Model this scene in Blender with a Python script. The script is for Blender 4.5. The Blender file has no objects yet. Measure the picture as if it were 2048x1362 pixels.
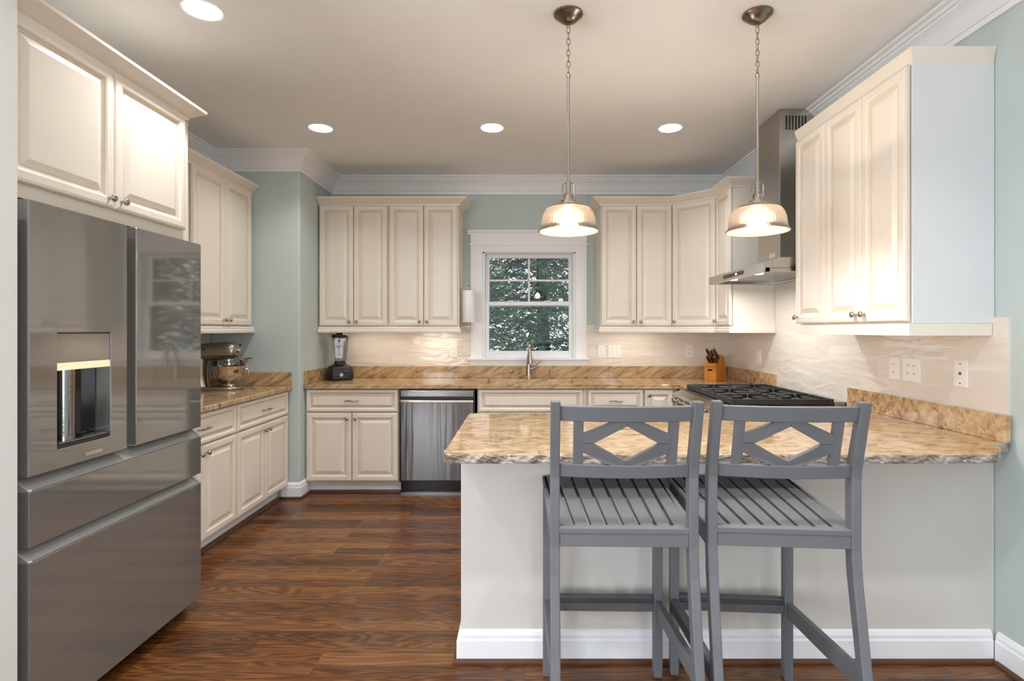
import bpy, bmesh, math, random
import numpy as np
from mathutils import Vector, Matrix, Euler

random.seed(7)
R = math.radians
C = bpy.context.scene.collection
scene = bpy.context.scene

# ------------------------------------------------------------------ camera, world, exposure
EYE = 1.3326
cd = bpy.data.cameras.new('camera')
cam = bpy.data.objects.new('camera', cd)
C.objects.link(cam)
cam.location = (0, 0, EYE)
cam.rotation_euler = (R(90), 0, 0)
cd.sensor_fit = 'HORIZONTAL'
cd.sensor_width = 36
cd.lens = 1087 * 36 / 2048
cd.shift_x = -(1048 - 1024) / 2048
cd.shift_y = -(681 - 660) / 2048
cd.clip_start = 0.02
scene.camera = cam
scene.view_settings.view_transform = 'Standard'
scene.view_settings.look = 'None'
scene.view_settings.gamma = 1
scene.view_settings.use_curve_mapping = False
scene.view_settings.exposure = 0.7
scene.cycles.max_bounces = 10
scene.cycles.diffuse_bounces = 5
scene.cycles.glossy_bounces = 5
scene.cycles.transmission_bounces = 8
scene.cycles.transparent_max_bounces = 12
scene.cycles.sample_clamp_indirect = 4.0
scene.cycles.caustics_reflective = False
scene.cycles.caustics_refractive = False
scene.cycles.use_denoising = True

w = bpy.data.worlds.new('daylight_sky')
scene.world = w
w.use_nodes = True
bgn = w.node_tree.nodes['Background']
bgn.inputs[0].default_value = (0.86, 0.93, 1.0, 1)
bgn.inputs[1].default_value = 1.6


def area_light(name, loc, rot, sx, sy, power, col=(1, 1, 1), shape='RECTANGLE', spread=180, parent=None):
    ld = bpy.data.lights.new(name, 'AREA')
    ld.shape = shape
    ld.size = sx
    if shape in ('RECTANGLE', 'ELLIPSE'):
        ld.size_y = sy
    ld.energy = power
    ld.color = col
    ld.spread = R(spread)
    o = bpy.data.objects.new(name, ld)
    o.location = loc
    o.rotation_euler = rot
    C.objects.link(o)
    if parent:
        o.parent = parent
    return o


# fill lamps added at invented windows in the unseen room: rear, far left, right
FILL_COL = (0.84, 0.92, 1.0)
area_light('added_fill', (-2.9, -4.46, 1.45), (R(108), 0, 0), 2.2, 1.9, 60, FILL_COL)
area_light('added_fill', (-4.46, -1.6, 1.45), (R(108), 0, R(-90)), 2.4, 1.9, 92, FILL_COL)
area_light('added_fill', (1.86, -2.4, 1.45), (R(108), 0, R(90)), 2.4, 1.9, 36, FILL_COL)


# ------------------------------------------------------------------ materials
def new_mat(name):
    m = bpy.data.materials.new(name)
    m.use_nodes = True
    nt = m.node_tree
    b = nt.nodes['Principled BSDF']
    return m, nt, b


def srgb(r, g, b):
    f = lambda c: ((c / 255 + 0.055) / 1.055) ** 2.4 if c > 10 else c / 255 / 12.92
    return (f(r), f(g), f(b), 1)


def N(nt, t, **kw):
    n = nt.nodes.new(t)
    for k, v in kw.items():
        if k.startswith('i_'):
            n.inputs[k[2:].replace('_', ' ')].default_value = v
        else:
            setattr(n, k, v)
    return n


def L(nt, a, ai, b, bi):
    nt.links.new(a.outputs[ai], b.inputs[bi])


def ramp(nt, stops):
    n = nt.nodes.new('ShaderNodeValToRGB')
    e = n.color_ramp.elements
    while len(e) < len(stops):
        e.new(0.5)
    for i, (p, c) in enumerate(stops):
        e[i].position = p
        e[i].color = c
    return n


def plain(name, col, rough=0.5, metal=0.0, var=0.03, scale=6, bump=0.0, bscale=60, coat=0, ior=1.5, aniso=0):
    """a paint or metal with a faint mottle and an optional fine bump"""
    m, nt, b = new_mat(name)
    tc = N(nt, 'ShaderNodeTexCoord')
    no = N(nt, 'ShaderNodeTexNoise', i_Scale=scale, i_Detail=3.0)
    L(nt, tc, 'Object', no, 'Vector')
    c2 = tuple(max(0, c * (1 - 2 * var)) for c in col[:3]) + (1,)
    c1 = tuple(min(1, c * (1 + var)) for c in col[:3]) + (1,)
    r = ramp(nt, [(0.3, c2), (0.7, c1)])
    L(nt, no, 'Fac', r, 'Fac')
    L(nt, r, 'Color', b, 'Base Color')
    b.inputs['Roughness'].default_value = rough
    b.inputs['Metallic'].default_value = metal
    b.inputs['IOR'].default_value = ior
    b.inputs['Coat Weight'].default_value = coat
    b.inputs['Anisotropic'].default_value = aniso
    if bump:
        n2 = N(nt, 'ShaderNodeTexNoise', i_Scale=bscale, i_Detail=2.0)
        L(nt, tc, 'Object', n2, 'Vector')
        bp = N(nt, 'ShaderNodeBump', i_Strength=bump, i_Distance=0.002)
        L(nt, n2, 'Fac', bp, 'Height')
        L(nt, bp, 'Normal', b, 'Normal')
    return m


def emit(name, col, strength):
    m, nt, b = new_mat(name)
    b.inputs['Base Color'].default_value = col
    b.inputs['Emission Color'].default_value = col
    b.inputs['Emission Strength'].default_value = strength
    return m


def vein_vector(nt, v, sc):
    tc = N(nt, 'ShaderNodeTexCoord')
    e = Vector(v).normalized().rotation_difference(Vector((1, 0, 0))).to_euler()
    m1 = N(nt, 'ShaderNodeMapping')
    m1.inputs['Rotation'].default_value = e
    m2 = N(nt, 'ShaderNodeMapping')
    m2.inputs['Scale'].default_value = sc
    L(nt, tc, 'Object', m1, 'Vector')
    L(nt, m1, 'Vector', m2, 'Vector')
    return tc, m2


def granite(name, stops, rough=0.07, v=(0.85, 0.16, 0.5)):
    m, nt, b = new_mat(name)
    tc, mp = vein_vector(nt, v, (3.0, 26, 26))
    n1 = N(nt, 'ShaderNodeTexNoise', i_Scale=1.0, i_Detail=7.0, i_Roughness=0.62, i_Distortion=0.9)
    L(nt, mp, 'Vector', n1, 'Vector')
    n2 = N(nt, 'ShaderNodeTexNoise', i_Scale=90.0, i_Detail=3.0)
    L(nt, tc, 'Object', n2, 'Vector')
    n3 = N(nt, 'ShaderNodeTexNoise', i_Scale=2.2, i_Detail=2.0)
    L(nt, tc, 'Object', n3, 'Vector')
    a = N(nt, 'ShaderNodeMath', operation='MULTIPLY_ADD')
    a.inputs[1].default_value = 0.22
    L(nt, n2, 'Fac', a, 0)
    L(nt, n1, 'Fac', a, 2)
    a2 = N(nt, 'ShaderNodeMath', operation='MULTIPLY_ADD')
    a2.inputs[1].default_value = 0.25
    L(nt, n3, 'Fac', a2, 0)
    L(nt, a, 'Value', a2, 2)
    s = N(nt, 'ShaderNodeMath', operation='SUBTRACT')
    s.inputs[1].default_value = 0.235
    L(nt, a2, 'Value', s, 0)
    r = ramp(nt, stops)
    L(nt, s, 'Value', r, 'Fac')
    L(nt, r, 'Color', b, 'Base Color')
    b.inputs['Roughness'].default_value = rough
    return m


def wood_floor():
    m, nt, b = new_mat('oak_floor')
    tc = N(nt, 'ShaderNodeTexCoord')
    br = N(nt, 'ShaderNodeTexBrick', offset=0.37, offset_frequency=3, squash=1.0)
    br.inputs['Color1'].default_value = (0, 0, 0, 1)
    br.inputs['Color2'].default_value = (1, 1, 1, 1)
    br.inputs['Mortar'].default_value = (0.5, 0.5, 0.5, 1)
    br.inputs['Scale'].default_value = 1
    br.inputs['Mortar Size'].default_value = 0.0009
    br.inputs['Mortar Smooth'].default_value = 0.4
    br.inputs['Brick Width'].default_value = 0.83
    br.inputs['Row Height'].default_value = 0.083
    L(nt, tc, 'Object', br, 'Vector')
    mp = N(nt, 'ShaderNodeMapping')
    mp.inputs['Scale'].default_value = (1.0, 9.0, 1.0)
    L(nt, tc, 'Object', mp, 'Vector')
    sep = N(nt, 'ShaderNodeMath', operation='MULTIPLY')
    sep.inputs[1].default_value = 37.0
    L(nt, br, 'Color', sep, 0)
    cmb = N(nt, 'ShaderNodeCombineXYZ')
    L(nt, sep, 'Value', cmb, 'X')
    L(nt, sep, 'Value', cmb, 'Z')
    add = N(nt, 'ShaderNodeVectorMath', operation='ADD')
    L(nt, mp, 'Vector', add, 0)
    L(nt, cmb, 'Vector', add, 1)
    # cathedral grain: a stretched noise read through sine bands
    n1 = N(nt, 'ShaderNodeTexNoise', i_Scale=1.3, i_Detail=2.0, i_Roughness=0.45, i_Distortion=0.5)
    L(nt, add, 'Vector', n1, 'Vector')
    mul = N(nt, 'ShaderNodeMath', operation='MULTIPLY')
    mul.inputs[1].default_value = 75.0
    L(nt, n1, 'Fac', mul, 0)
    sn = N(nt, 'ShaderNodeMath', operation='SINE')
    L(nt, mul, 'Value', sn, 0)
    mp2 = N(nt, 'ShaderNodeMapping')
    mp2.inputs['Scale'].default_value = (5, 150.0, 1.0)
    L(nt, tc, 'Object', mp2, 'Vector')
    n2 = N(nt, 'ShaderNodeTexNoise', i_Scale=1.0, i_Detail=3.0)
    L(nt, mp2, 'Vector', n2, 'Vector')
    g = N(nt, 'ShaderNodeMath', operation='MULTIPLY_ADD')
    g.inputs[1].default_value = 0.17
    L(nt, sn, 'Value', g, 0)
    t2 = N(nt, 'ShaderNodeMath', operation='MULTIPLY_ADD')
    t2.inputs[1].default_value = 0.42
    t2.inputs[2].default_value = 0.05
    L(nt, n2, 'Fac', t2, 0)
    L(nt, t2, 'Value', g, 2)
    h = N(nt, 'ShaderNodeMath', operation='MULTIPLY_ADD')
    h.inputs[1].default_value = 0.46
    L(nt, br, 'Color', h, 0)
    L(nt, g, 'Value', h, 2)
    r = ramp(nt, [(0.02, srgb(44, 24, 11)), (0.3, srgb(78, 44, 20)), (0.6, srgb(108, 66, 33)), (0.98, srgb(142, 96, 55))])
    L(nt, h, 'Value', r, 'Fac')
    mx = N(nt, 'ShaderNodeMixRGB', blend_type='MULTIPLY')
    mx.inputs['Color2'].default_value = (0.45, 0.4, 0.38, 1)
    L(nt, br, 'Fac', mx, 'Fac')
    L(nt, r, 'Color', mx, 'Color1')
    L(nt, mx, 'Color', b, 'Base Color')
    b.inputs['Roughness'].default_value = 0.27
    b.inputs['Specular IOR Level'].default_value = 0.35
    bp = N(nt, 'ShaderNodeBump', i_Strength=0.25, i_Distance=0.001)
    inv = N(nt, 'ShaderNodeMath', operation='SUBTRACT')
    inv.inputs[0].default_value = 1.0
    L(nt, br, 'Fac', inv, 1)
    L(nt, inv, 'Value', bp, 'Height')
    L(nt, bp, 'Normal', b, 'Normal')
    return m


def tile(name, horiz):
    """glossy hand-made subway tile; horiz names the world axis along the wall"""
    m, nt, b = new_mat(name)
    tc = N(nt, 'ShaderNodeTexCoord')
    sp = N(nt, 'ShaderNodeSeparateXYZ')
    L(nt, tc, 'Object', sp, 'Vector')
    cm = N(nt, 'ShaderNodeCombineXYZ')
    L(nt, sp, horiz, cm, 'X')
    L(nt, sp, 'Z', cm, 'Y')
    br = N(nt, 'ShaderNodeTexBrick', offset=0.5, offset_frequency=2)
    br.inputs['Color1'].default_value = srgb(226, 216, 204)
    br.inputs['Color2'].default_value = srgb(234, 226, 215)
    br.inputs['Mortar'].default_value = srgb(236, 229, 220)
    br.inputs['Scale'].default_value = 1
    br.inputs['Mortar Size'].default_value = 0.0018
    br.inputs['Brick Width'].default_value = 0.305
    br.inputs['Row Height'].default_value = 0.0775
    L(nt, cm, 'Vector', br, 'Vector')
    L(nt, br, 'Color', b, 'Base Color')
    b.inputs['Roughness'].default_value = 0.13
    mp = N(nt, 'ShaderNodeMapping')
    mp.inputs['Scale'].default_value = (5, 17, 1)
    L(nt, cm, 'Vector', mp, 'Vector')
    n1 = N(nt, 'ShaderNodeTexNoise', i_Scale=1.0, i_Detail=1.5, i_Distortion=0.8)
    L(nt, mp, 'Vector', n1, 'Vector')
    a = N(nt, 'ShaderNodeMath', operation='MULTIPLY_ADD')
    a.inputs[1].default_value = -0.25
    L(nt, br, 'Fac', a, 0)
    L(nt, n1, 'Fac', a, 2)
    bp = N(nt, 'ShaderNodeBump', i_Strength=0.9, i_Distance=0.007)
    L(nt, a, 'Value', bp, 'Height')
    L(nt, bp, 'Normal', b, 'Normal')
    return m


def brushed(name, col, rough=0.24, axis=(1, 400, 400), amt=0.12, dist=0.0006, metal=1.0):
    m, nt, b = new_mat(name)
    tc = N(nt, 'ShaderNodeTexCoord')
    mp = N(nt, 'ShaderNodeMapping')
    mp.inputs['Scale'].default_value = axis
    L(nt, tc, 'Object', mp, 'Vector')
    n1 = N(nt, 'ShaderNodeTexNoise', i_Scale=1.0, i_Detail=2.0)
    L(nt, mp, 'Vector', n1, 'Vector')
    r = ramp(nt, [(0.3, tuple(c * 0.92 for c in col[:3]) + (1,)), (0.7, col)])
    L(nt, n1, 'Fac', r, 'Fac')
    L(nt, r, 'Color', b, 'Base Color')
    b.inputs['Metallic'].default_value = metal
    b.inputs['Roughness'].default_value = rough
    bp = N(nt, 'ShaderNodeBump', i_Strength=amt, i_Distance=dist)
    L(nt, n1, 'Fac', bp, 'Height')
    L(nt, bp, 'Normal', b, 'Normal')
    return m


def pane_mat(name, tint=(1, 1, 1, 1), refl=1.0):
    """a thin sheet of glass: clear, with a mirror reflection that grows at grazing angles"""
    m, nt, b = new_mat(name)
    nt.nodes.remove(b)
    out = nt.nodes['Material Output']
    tr = N(nt, 'ShaderNodeBsdfTransparent')
    tr.inputs[0].default_value = tint
    gl = N(nt, 'ShaderNodeBsdfGlossy')
    gl.inputs['Roughness'].default_value = 0.0
    fr = N(nt, 'ShaderNodeFresnel')
    fr.inputs['IOR'].default_value = 1.5
    mu = N(nt, 'ShaderNodeMath', operation='MULTIPLY')
    mu.inputs[1].default_value = refl
    L(nt, fr, 'Fac', mu, 0)
    mx = N(nt, 'ShaderNodeMixShader')
    L(nt, mu, 'Value', mx, 0)
    L(nt, tr, 0, mx, 1)
    L(nt, gl, 0, mx, 2)
    L(nt, mx, 0, out, 0)
    return m


def shade_mat(name, clear):
    m, nt, b = new_mat(name)
    nt.nodes.remove(b)
    out = nt.nodes['Material Output']
    tl = N(nt, 'ShaderNodeBsdfTranslucent')
    tl.inputs[0].default_value = (0.17, 0.13, 0.095, 1)
    df = N(nt, 'ShaderNodeBsdfDiffuse')
    df.inputs[0].default_value = (0.32, 0.27, 0.21, 1)
    m0 = N(nt, 'ShaderNodeMixShader')
    m0.inputs[0].default_value = 0.4
    L(nt, tl, 0, m0, 1)
    L(nt, df, 0, m0, 2)
    tr = N(nt, 'ShaderNodeBsdfTransparent')
    tr.inputs[0].default_value = (1.0, 0.93, 0.85, 1)
    gl = N(nt, 'ShaderNodeBsdfGlossy')
    gl.inputs['Roughness'].default_value = 0.08
    m1 = N(nt, 'ShaderNodeMixShader')
    m1.inputs[0].default_value = clear
    L(nt, m0, 0, m1, 1)
    L(nt, tr, 0, m1, 2)
    fr = N(nt, 'ShaderNodeFresnel')
    m2 = N(nt, 'ShaderNodeMixShader')
    L(nt, fr, 0, m2, 0)
    L(nt, m1, 0, m2, 1)
    L(nt, gl, 0, m2, 2)
    L(nt, m2, 0, out, 0)
    return m


def leaf_mat(name, a, bcol):
    m, nt, b = new_mat(name)
    tc = N(nt, 'ShaderNodeTexCoord')
    n1 = N(nt, 'ShaderNodeTexNoise', i_Scale=3.0, i_Detail=4.0)
    L(nt, tc, 'Object', n1, 'Vector')
    r = ramp(nt, [(0.35, a), (0.65, bcol)])
    L(nt, n1, 'Fac', r, 'Fac')
    L(nt, r, 'Color', b, 'Base Color')
    b.inputs['Roughness'].default_value = 0.45
    return m


M = {}
M['wall'] = plain('sage_wall_paint', srgb(194, 206, 203), 0.55, var=0.01, bump=0.05)
M['white_wall'] = plain('white_wall_paint', srgb(226, 227, 225), 0.5, var=0.01, bump=0.04)
M['bar_front'] = plain('dimmed_white_wall_paint', srgb(219, 214, 207), 0.5, var=0.01, bump=0.04)  # same white wall paint; its bright cool light countered in the colour
M['foot_plate'] = plain('dark_grey_foot_plate', srgb(92, 94, 98), 0.35, metal=0.5)
M['ceiling'] = plain('ceiling_paint', srgb(244, 245, 246), 0.7, var=0.008)
M['trim'] = plain('white_trim_paint', srgb(245, 245, 246), 0.32, var=0.008)
M['cab'] = plain('cream_cabinet_paint', srgb(236, 226, 212), 0.33, var=0.012)
M['glaze'] = plain('tan_glaze_line', srgb(221, 206, 185), 0.4, var=0.05)
M['panelgrey'] = plain('pale_grey_cabinet_side', srgb(226, 226, 228), 0.4, var=0.01)  # greyer than the cream fronts, used on one cabinet end
M['floor'] = wood_floor()
M['shoe'] = plain('brown_stained_wood', srgb(92, 52, 30), 0.35, var=0.15, scale=12)
GR = [(0.22, srgb(92, 70, 50)), (0.35, srgb(140, 110, 78)), (0.45, srgb(176, 145, 108)), (0.58, srgb(198, 168, 130)), (0.8, srgb(218, 194, 160))]
M['granite'] = granite('gold_brown_granite', GR)
M['granite_edge'] = granite('rough_granite_edge', [(0.25, srgb(58, 50, 46)), (0.42, srgb(126, 112, 100)), (0.55, srgb(176, 165, 154)), (0.75, srgb(214, 208, 202))], 0.35)
M['tile_x'] = tile('subway_tile_back', 'X')
M['tile_y'] = tile('subway_tile_side', 'Y')
M['fridge'] = brushed('dark_stainless', (0.33, 0.315, 0.295, 1), 0.045, (3, 3, 300), 0.006, 0.0003, 0.6)
M['fridge_lip'] = brushed('lightened_stainless_lip', (0.42, 0.41, 0.395, 1), 0.3, (3, 300, 300), 0.05, 0.0006, 0.35)  # fridge steel paled and dulled: the light the grips catch is put in colour
M['fridge_case'] = plain('dark_grey_case', srgb(70, 66, 62), 0.4, metal=0.6)
M['steel'] = brushed('brushed_steel', (0.36, 0.35, 0.34, 1), 0.13, (3, 3, 260), 0.4)
M['steel_dish'] = brushed('dishwasher_steel', (0.21, 0.205, 0.2, 1), 0.14, (14, 14, 0.7), 0.5, 0.004)
M['steel_hood'] = brushed('hood_steel', (0.5, 0.47, 0.43, 1), 0.28, (300, 300, 3), 0.08)
M['nickel'] = plain('brushed_nickel', srgb(178, 166, 152), 0.22, metal=1, var=0.02)
M['bronze'] = plain('aged_nickel', srgb(134, 124, 113), 0.3, metal=1, var=0.05, scale=40)
M['chrome'] = plain('polished_steel', srgb(215, 208, 200), 0.06, metal=1, var=0.01)
M['silver'] = plain('metallic_silver_paint', srgb(165, 155, 142), 0.25, metal=0.85, var=0.02)
M['black'] = plain('black_plastic', srgb(22, 20, 19), 0.35, var=0.1)
M['gloss_black'] = plain('gloss_black', srgb(14, 14, 16), 0.1, var=0.1)
M['iron'] = plain('cast_iron', srgb(34, 35, 38), 0.42, var=0.15, scale=60, bump=0.2, bscale=300)
M['plate'] = plain('white_plastic_plate', srgb(243, 240, 234), 0.3, var=0.005)
M['slot'] = plain('socket_slot', srgb(96, 90, 84), 0.5)
M['stool'] = plain('grey_stool_paint', srgb(105, 106, 109), 0.56, var=0.03, scale=10)
M['stool_top'] = M['stool']
M['paper'] = plain('white_paper', srgb(244, 243, 241), 0.9, var=0.01)
M['bamboo'] = plain('honey_wood', srgb(206, 134, 54), 0.4, var=0.1, scale=18)
M['knife'] = plain('dark_wood_handle', srgb(66, 34, 22), 0.35, var=0.2, scale=40)
M['pane'] = pane_mat('window_glass')
M['clear'] = pane_mat('clear_jar', (0.9, 0.9, 0.9, 1), 1.6)
M['shade'] = shade_mat('ribbed_lamp_glass', 0.4)
M['shade_crown'] = shade_mat('clear_lamp_glass', 0.88)
M['lamp'] = emit('lamp_lens', (1, 0.97, 0.92, 1), 9)
M['bulb'] = emit('warm_bulb', (1, 0.97, 0.93, 1), 165)
M['hood_lamp'] = emit('hood_lamp_lens', (1, 0.95, 0.85, 1), 8)
M['strip'] = emit('dispenser_light', srgb(235, 214, 178), 0.36)
M['lcd'] = emit('small_display', (0.9, 0.95, 1, 1), 1.5)
M['leaf_dark'] = leaf_mat('dark_leaf', srgb(16, 54, 42), srgb(52, 102, 66))
M['leaf_light'] = leaf_mat('light_leaf', srgb(66, 104, 44), srgb(150, 172, 92))
M['bark'] = plain('bark', srgb(44, 40, 34), 0.9, var=0.3, scale=15)
M['lawn'] = plain('lawn', srgb(120, 140, 90), 0.95, var=0.3, scale=5)


# ------------------------------------------------------------------ mesh helpers
class MB:
    def __init__(s):
        s.v = []
        s.f = []
        s.m = []

    def add(s, vs, fs, m=0, T=None):
        o = len(s.v)
        s.v += [tuple(T @ Vector(p)) if T is not None else tuple(p) for p in vs]
        for f in fs:
            s.f.append([i + o for i in f])
            s.m.append(m)
        return s

    def box(s, x0, x1, y0, y1, z0, z1, m=0, T=None):
        vs = [(x, y, z) for z in (z0, z1) for y in (y0, y1) for x in (x0, x1)]
        fs = [(0, 2, 3, 1), (4, 5, 7, 6), (0, 1, 5, 4), (1, 3, 7, 5), (3, 2, 6, 7), (2, 0, 4, 6)]
        return s.add(vs, fs, m, T)

    def prism(s, poly, a0, a1, axis='z', m=0, T=None):
        """poly: 2D points; extruded along axis: z -> (x,y), x -> (y,z), y -> (x,z)"""
        def p3(p, a):
            return {'z': (p[0], p[1], a), 'x': (a, p[0], p[1]), 'y': (p[0], a, p[1])}[axis]
        n = len(poly)
        vs = [p3(p, a0) for p in poly] + [p3(p, a1) for p in poly]
        fs = [tuple(range(n)), tuple(range(n, 2 * n))] + [(i, (i + 1) % n, n + (i + 1) % n, n + i) for i in range(n)]
        return s.add(vs, fs, m, T)

    def lathe(s, prof, n=24, m=0, T=None, ribs=0, amp=0):
        """prof: (r, z) list about z"""
        vs = []
        for (r, z) in prof:
            for i in range(n):
                a = 2 * math.pi * i / n
                rr = r * (1 + amp * math.cos(ribs * a)) if ribs else r
                vs.append((rr * math.cos(a), rr * math.sin(a), z))
        fs = []
        for j in range(len(prof) - 1):
            for i in range(n):
                k = (i + 1) % n
                fs.append((j * n + i, j * n + k, (j + 1) * n + k, (j + 1) * n + i))
        if prof[0][0] > 1e-5:
            fs.append(tuple(range(n)))
        if prof[-1][0] > 1e-5:
            fs.append(tuple(range((len(prof) - 1) * n, len(prof) * n)))
        return s.add(vs, fs, m, T)

    def shell(s, prof, t, n=48, m=0, T=None, ribs=0, amp=0):
        """open lathe with thickness t"""
        inner = [(max(r - t, 0.001), z) for r, z in reversed(prof)]
        loop = list(prof) + inner
        vs = []
        for (r, z) in loop:
            for i in range(n):
                a = 2 * math.pi * i / n
                rr = r * (1 + amp * math.cos(ribs * a)) if ribs else r
                vs.append((rr * math.cos(a), rr * math.sin(a), z))
        fs = []
        Ln = len(loop)
        for j in range(Ln):
            for i in range(n):
                k = (i + 1) % n
                jj = (j + 1) % Ln
                fs.append((j * n + i, j * n + k, jj * n + k, jj * n + i))
        return s.add(vs, fs, m, T)

    def tube(s, pts, r, n=10, m=0, T=None, closed=False):
        pts = [Vector(p) for p in pts]
        rs = r if isinstance(r, (list, tuple)) else [r] * len(pts)
        vs = []
        up = None
        K = len(pts)
        for i, p in enumerate(pts):
            if closed:
                d = (pts[(i + 1) % K] - pts[i - 1]).normalized()
            else:
                d = (pts[min(i + 1, K - 1)] - pts[max(i - 1, 0)]).normalized()
            if up is None:
                up = Vector((0, 0, 1)) if abs(d.z) < 0.9 else Vector((1, 0, 0))
            a = (up - d * up.dot(d)).normalized()
            up = a
            b = d.cross(a)
            for k in range(n):
                t = 2 * math.pi * k / n
                vs.append(p + (a * math.cos(t) + b * math.sin(t)) * rs[i])
        fs = []
        for i in range(K if closed else K - 1):
            for k in range(n):
                j = (i + 1) % K
                fs.append((i * n + k, i * n + (k + 1) % n, j * n + (k + 1) % n, j * n + k))
        if not closed:
            fs.append(tuple(range(n)))
            fs.append(tuple(range((K - 1) * n, K * n)))
        return s.add(vs, fs, m, T)

    def bar(s, a, b, w, h, up=(0, 0, 1), m=0, T=None):
        """rectangular bar from a to b; w across, h along up"""
        a, b = Vector(a), Vector(b)
        d = (b - a).normalized()
        u = Vector(up)
        u = (u - d * u.dot(d)).normalized()
        x = d.cross(u)
        vs = []
        for p in (a, b):
            for (i, j) in ((-1, -1), (1, -1), (1, 1), (-1, 1)):
                vs.append(p + x * (w / 2 * i) + u * (h / 2 * j))
        fs = [(0, 1, 2, 3), (4, 5, 6, 7), (0, 1, 5, 4), (1, 2, 6, 5), (2, 3, 7, 6), (3, 0, 4, 7)]
        return s.add(vs, fs, m, T)

    def loft(s, rings, m=0, T=None, cap=True):
        n = len(rings[0])
        vs = [p for r in rings for p in r]
        fs = []
        for j in range(len(rings) - 1):
            for i in range(n):
                k = (i + 1) % n
                fs.append((j * n + i, j * n + k, (j + 1) * n + k, (j + 1) * n + i))
        if cap:
            fs.append(tuple(range(n)))
            fs.append(tuple(range((len(rings) - 1) * n, len(rings) * n)))
        return s.add(vs, fs, m, T)

    def sphere(s, c, rx, ry, rz, n=20, k=12, m=0, T=None):
        rings = []
        for j in range(k + 1):
            t = math.pi * j / k
            r = max(math.sin(t), 1e-3)
            rings.append([(c[0] + rx * r * math.cos(2 * math.pi * i / n), c[1] + ry * r * math.sin(2 * math.pi * i / n), c[2] - rz * math.cos(t)) for i in range(n)])
        return s.loft(rings, m, T)

    def rings(s, x0, x1, z0, z1, prof, mats=None, back=0.0, T=None):
        """a fielded panel in the xz plane facing -y: prof = (inset, y) from the outside in"""
        vs = []
        P = [(0, back)] + list(prof)
        for (i, y) in P:
            vs += [(x0 + i, y, z0 + i), (x1 - i, y, z0 + i), (x1 - i, y, z1 - i), (x0 + i, y, z1 - i)]
        for j in range(len(P) - 1):
            fs = [(j * 4 + a, j * 4 + (a + 1) % 4, j * 4 + 4 + (a + 1) % 4, j * 4 + 4 + a) for a in range(4)]
            s.add(vs[j * 4:j * 4 + 8], [tuple(q - j * 4 for q in f) for f in fs], (mats or {}).get(j, 0), T)
        e = len(P) - 1
        s.add(vs[e * 4:], [(0, 1, 2, 3)], 0, T)
        s.add(vs[:4], [(3, 2, 1, 0)], 0, T)
        return s

    def sweep(s, path, prof, side=1, m=0, closed=False, T=None):
        """prof: closed polygon of (out, z) swept along the xy path; out is to the right of travel for side=1"""
        P = [Vector((p[0], p[1])) for p in path]
        K = len(P)
        rings = []
        for i in range(K):
            d0 = (P[i] - P[i - 1]).normalized() if (i > 0 or closed) else None
            d1 = (P[(i + 1) % K] - P[i]).normalized() if (i < K - 1 or closed) else None
            nrm = lambda d: Vector((d.y, -d.x)) * side
            if d0 is None:
                o = nrm(d1)
            elif d1 is None:
                o = nrm(d0)
            else:
                n0, n1 = nrm(d0), nrm(d1)
                o = (n0 + n1) / max(0.2, 1 + n0.dot(n1))
            rings.append([(P[i].x + o.x * q[0], P[i].y + o.y * q[0], q[1]) for q in prof])
        if closed:
            rings.append(rings[0])
        return s.loft(rings, m, T, cap=not closed)

    def build(s, name, mats, parent=None, smooth=False, bevel=0, seg=2, sub=0, angle=35):
        me = bpy.data.meshes.new(name)
        me.from_pydata(s.v, [], s.f)
        if not isinstance(mats, (list, tuple)):
            mats = [mats]
        for m in mats:
            me.materials.append(m)
        me.polygons.foreach_set('material_index', s.m)
        bm = bmesh.new()
        bm.from_mesh(me)
        bmesh.ops.remove_doubles(bm, verts=bm.verts, dist=1e-5)
        bmesh.ops.recalc_face_normals(bm, faces=bm.faces)
        bm.to_mesh(me)
        bm.free()
        if smooth:
            me.polygons.foreach_set('use_smooth', [True] * len(me.polygons))
            me.set_sharp_from_angle(angle=R(angle))
        o = bpy.data.objects.new(name, me)
        C.objects.link(o)
        if parent is not None:
            o.parent = parent
        if bevel:
            b = o.modifiers.new('soft_edges', 'BEVEL')
            b.width = bevel
            b.segments = seg
            b.limit_method = 'ANGLE'
            b.angle_limit = R(40)
        if sub:
            sm = o.modifiers.new('smooth', 'SUBSURF')
            sm.levels = sub
            sm.render_levels = sub
        return o


def tag(o, label, cat, group=None):
    o['label'] = label
    o['category'] = cat
    if group:
        o['group'] = group
    return o


def struct(o, label=None):
    o['kind'] = 'structure'
    if label:
        o['label'] = label
    return o


def thing(name, label, cat, loc=(0, 0, 0), rz=0, group=None):
    o = bpy.data.objects.new(name, None)
    o.empty_display_size = 0.1
    o.location = loc
    o.rotation_euler = (0, 0, R(rz))
    C.objects.link(o)
    return tag(o, label, cat, group)


def dup(root, loc, label, rz=None):
    r = root.copy()
    C.objects.link(r)
    r.location = loc
    r['label'] = label
    if rz is not None:
        r.rotation_euler = (0, 0, R(rz))
    for ch in list(root.children):
        c = ch.copy()
        C.objects.link(c)
        c.parent = r
        for g in ch.children:
            d = g.copy()
            C.objects.link(d)
            d.parent = c
    return r


def TR(x=0, y=0, z=0, rx=0, ry=0, rz=0):
    return Matrix.Translation((x, y, z)) @ Euler((R(rx), R(ry), R(rz))).to_matrix().to_4x4()


# ------------------------------------------------------------------ room dimensions (metres; camera stands at the origin)
YB = 5.02            # back wall
XR = 1.897           # right wall
XL = -2.485          # left wall
XJ, YJ = -1.775, 4.30  # boxed-out corner at the back left
CZ = 2.735           # ceiling
TOP = 0.893          # worktop surface
UB, UT = 1.36, 2.41  # wall cabinet boxes

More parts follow.
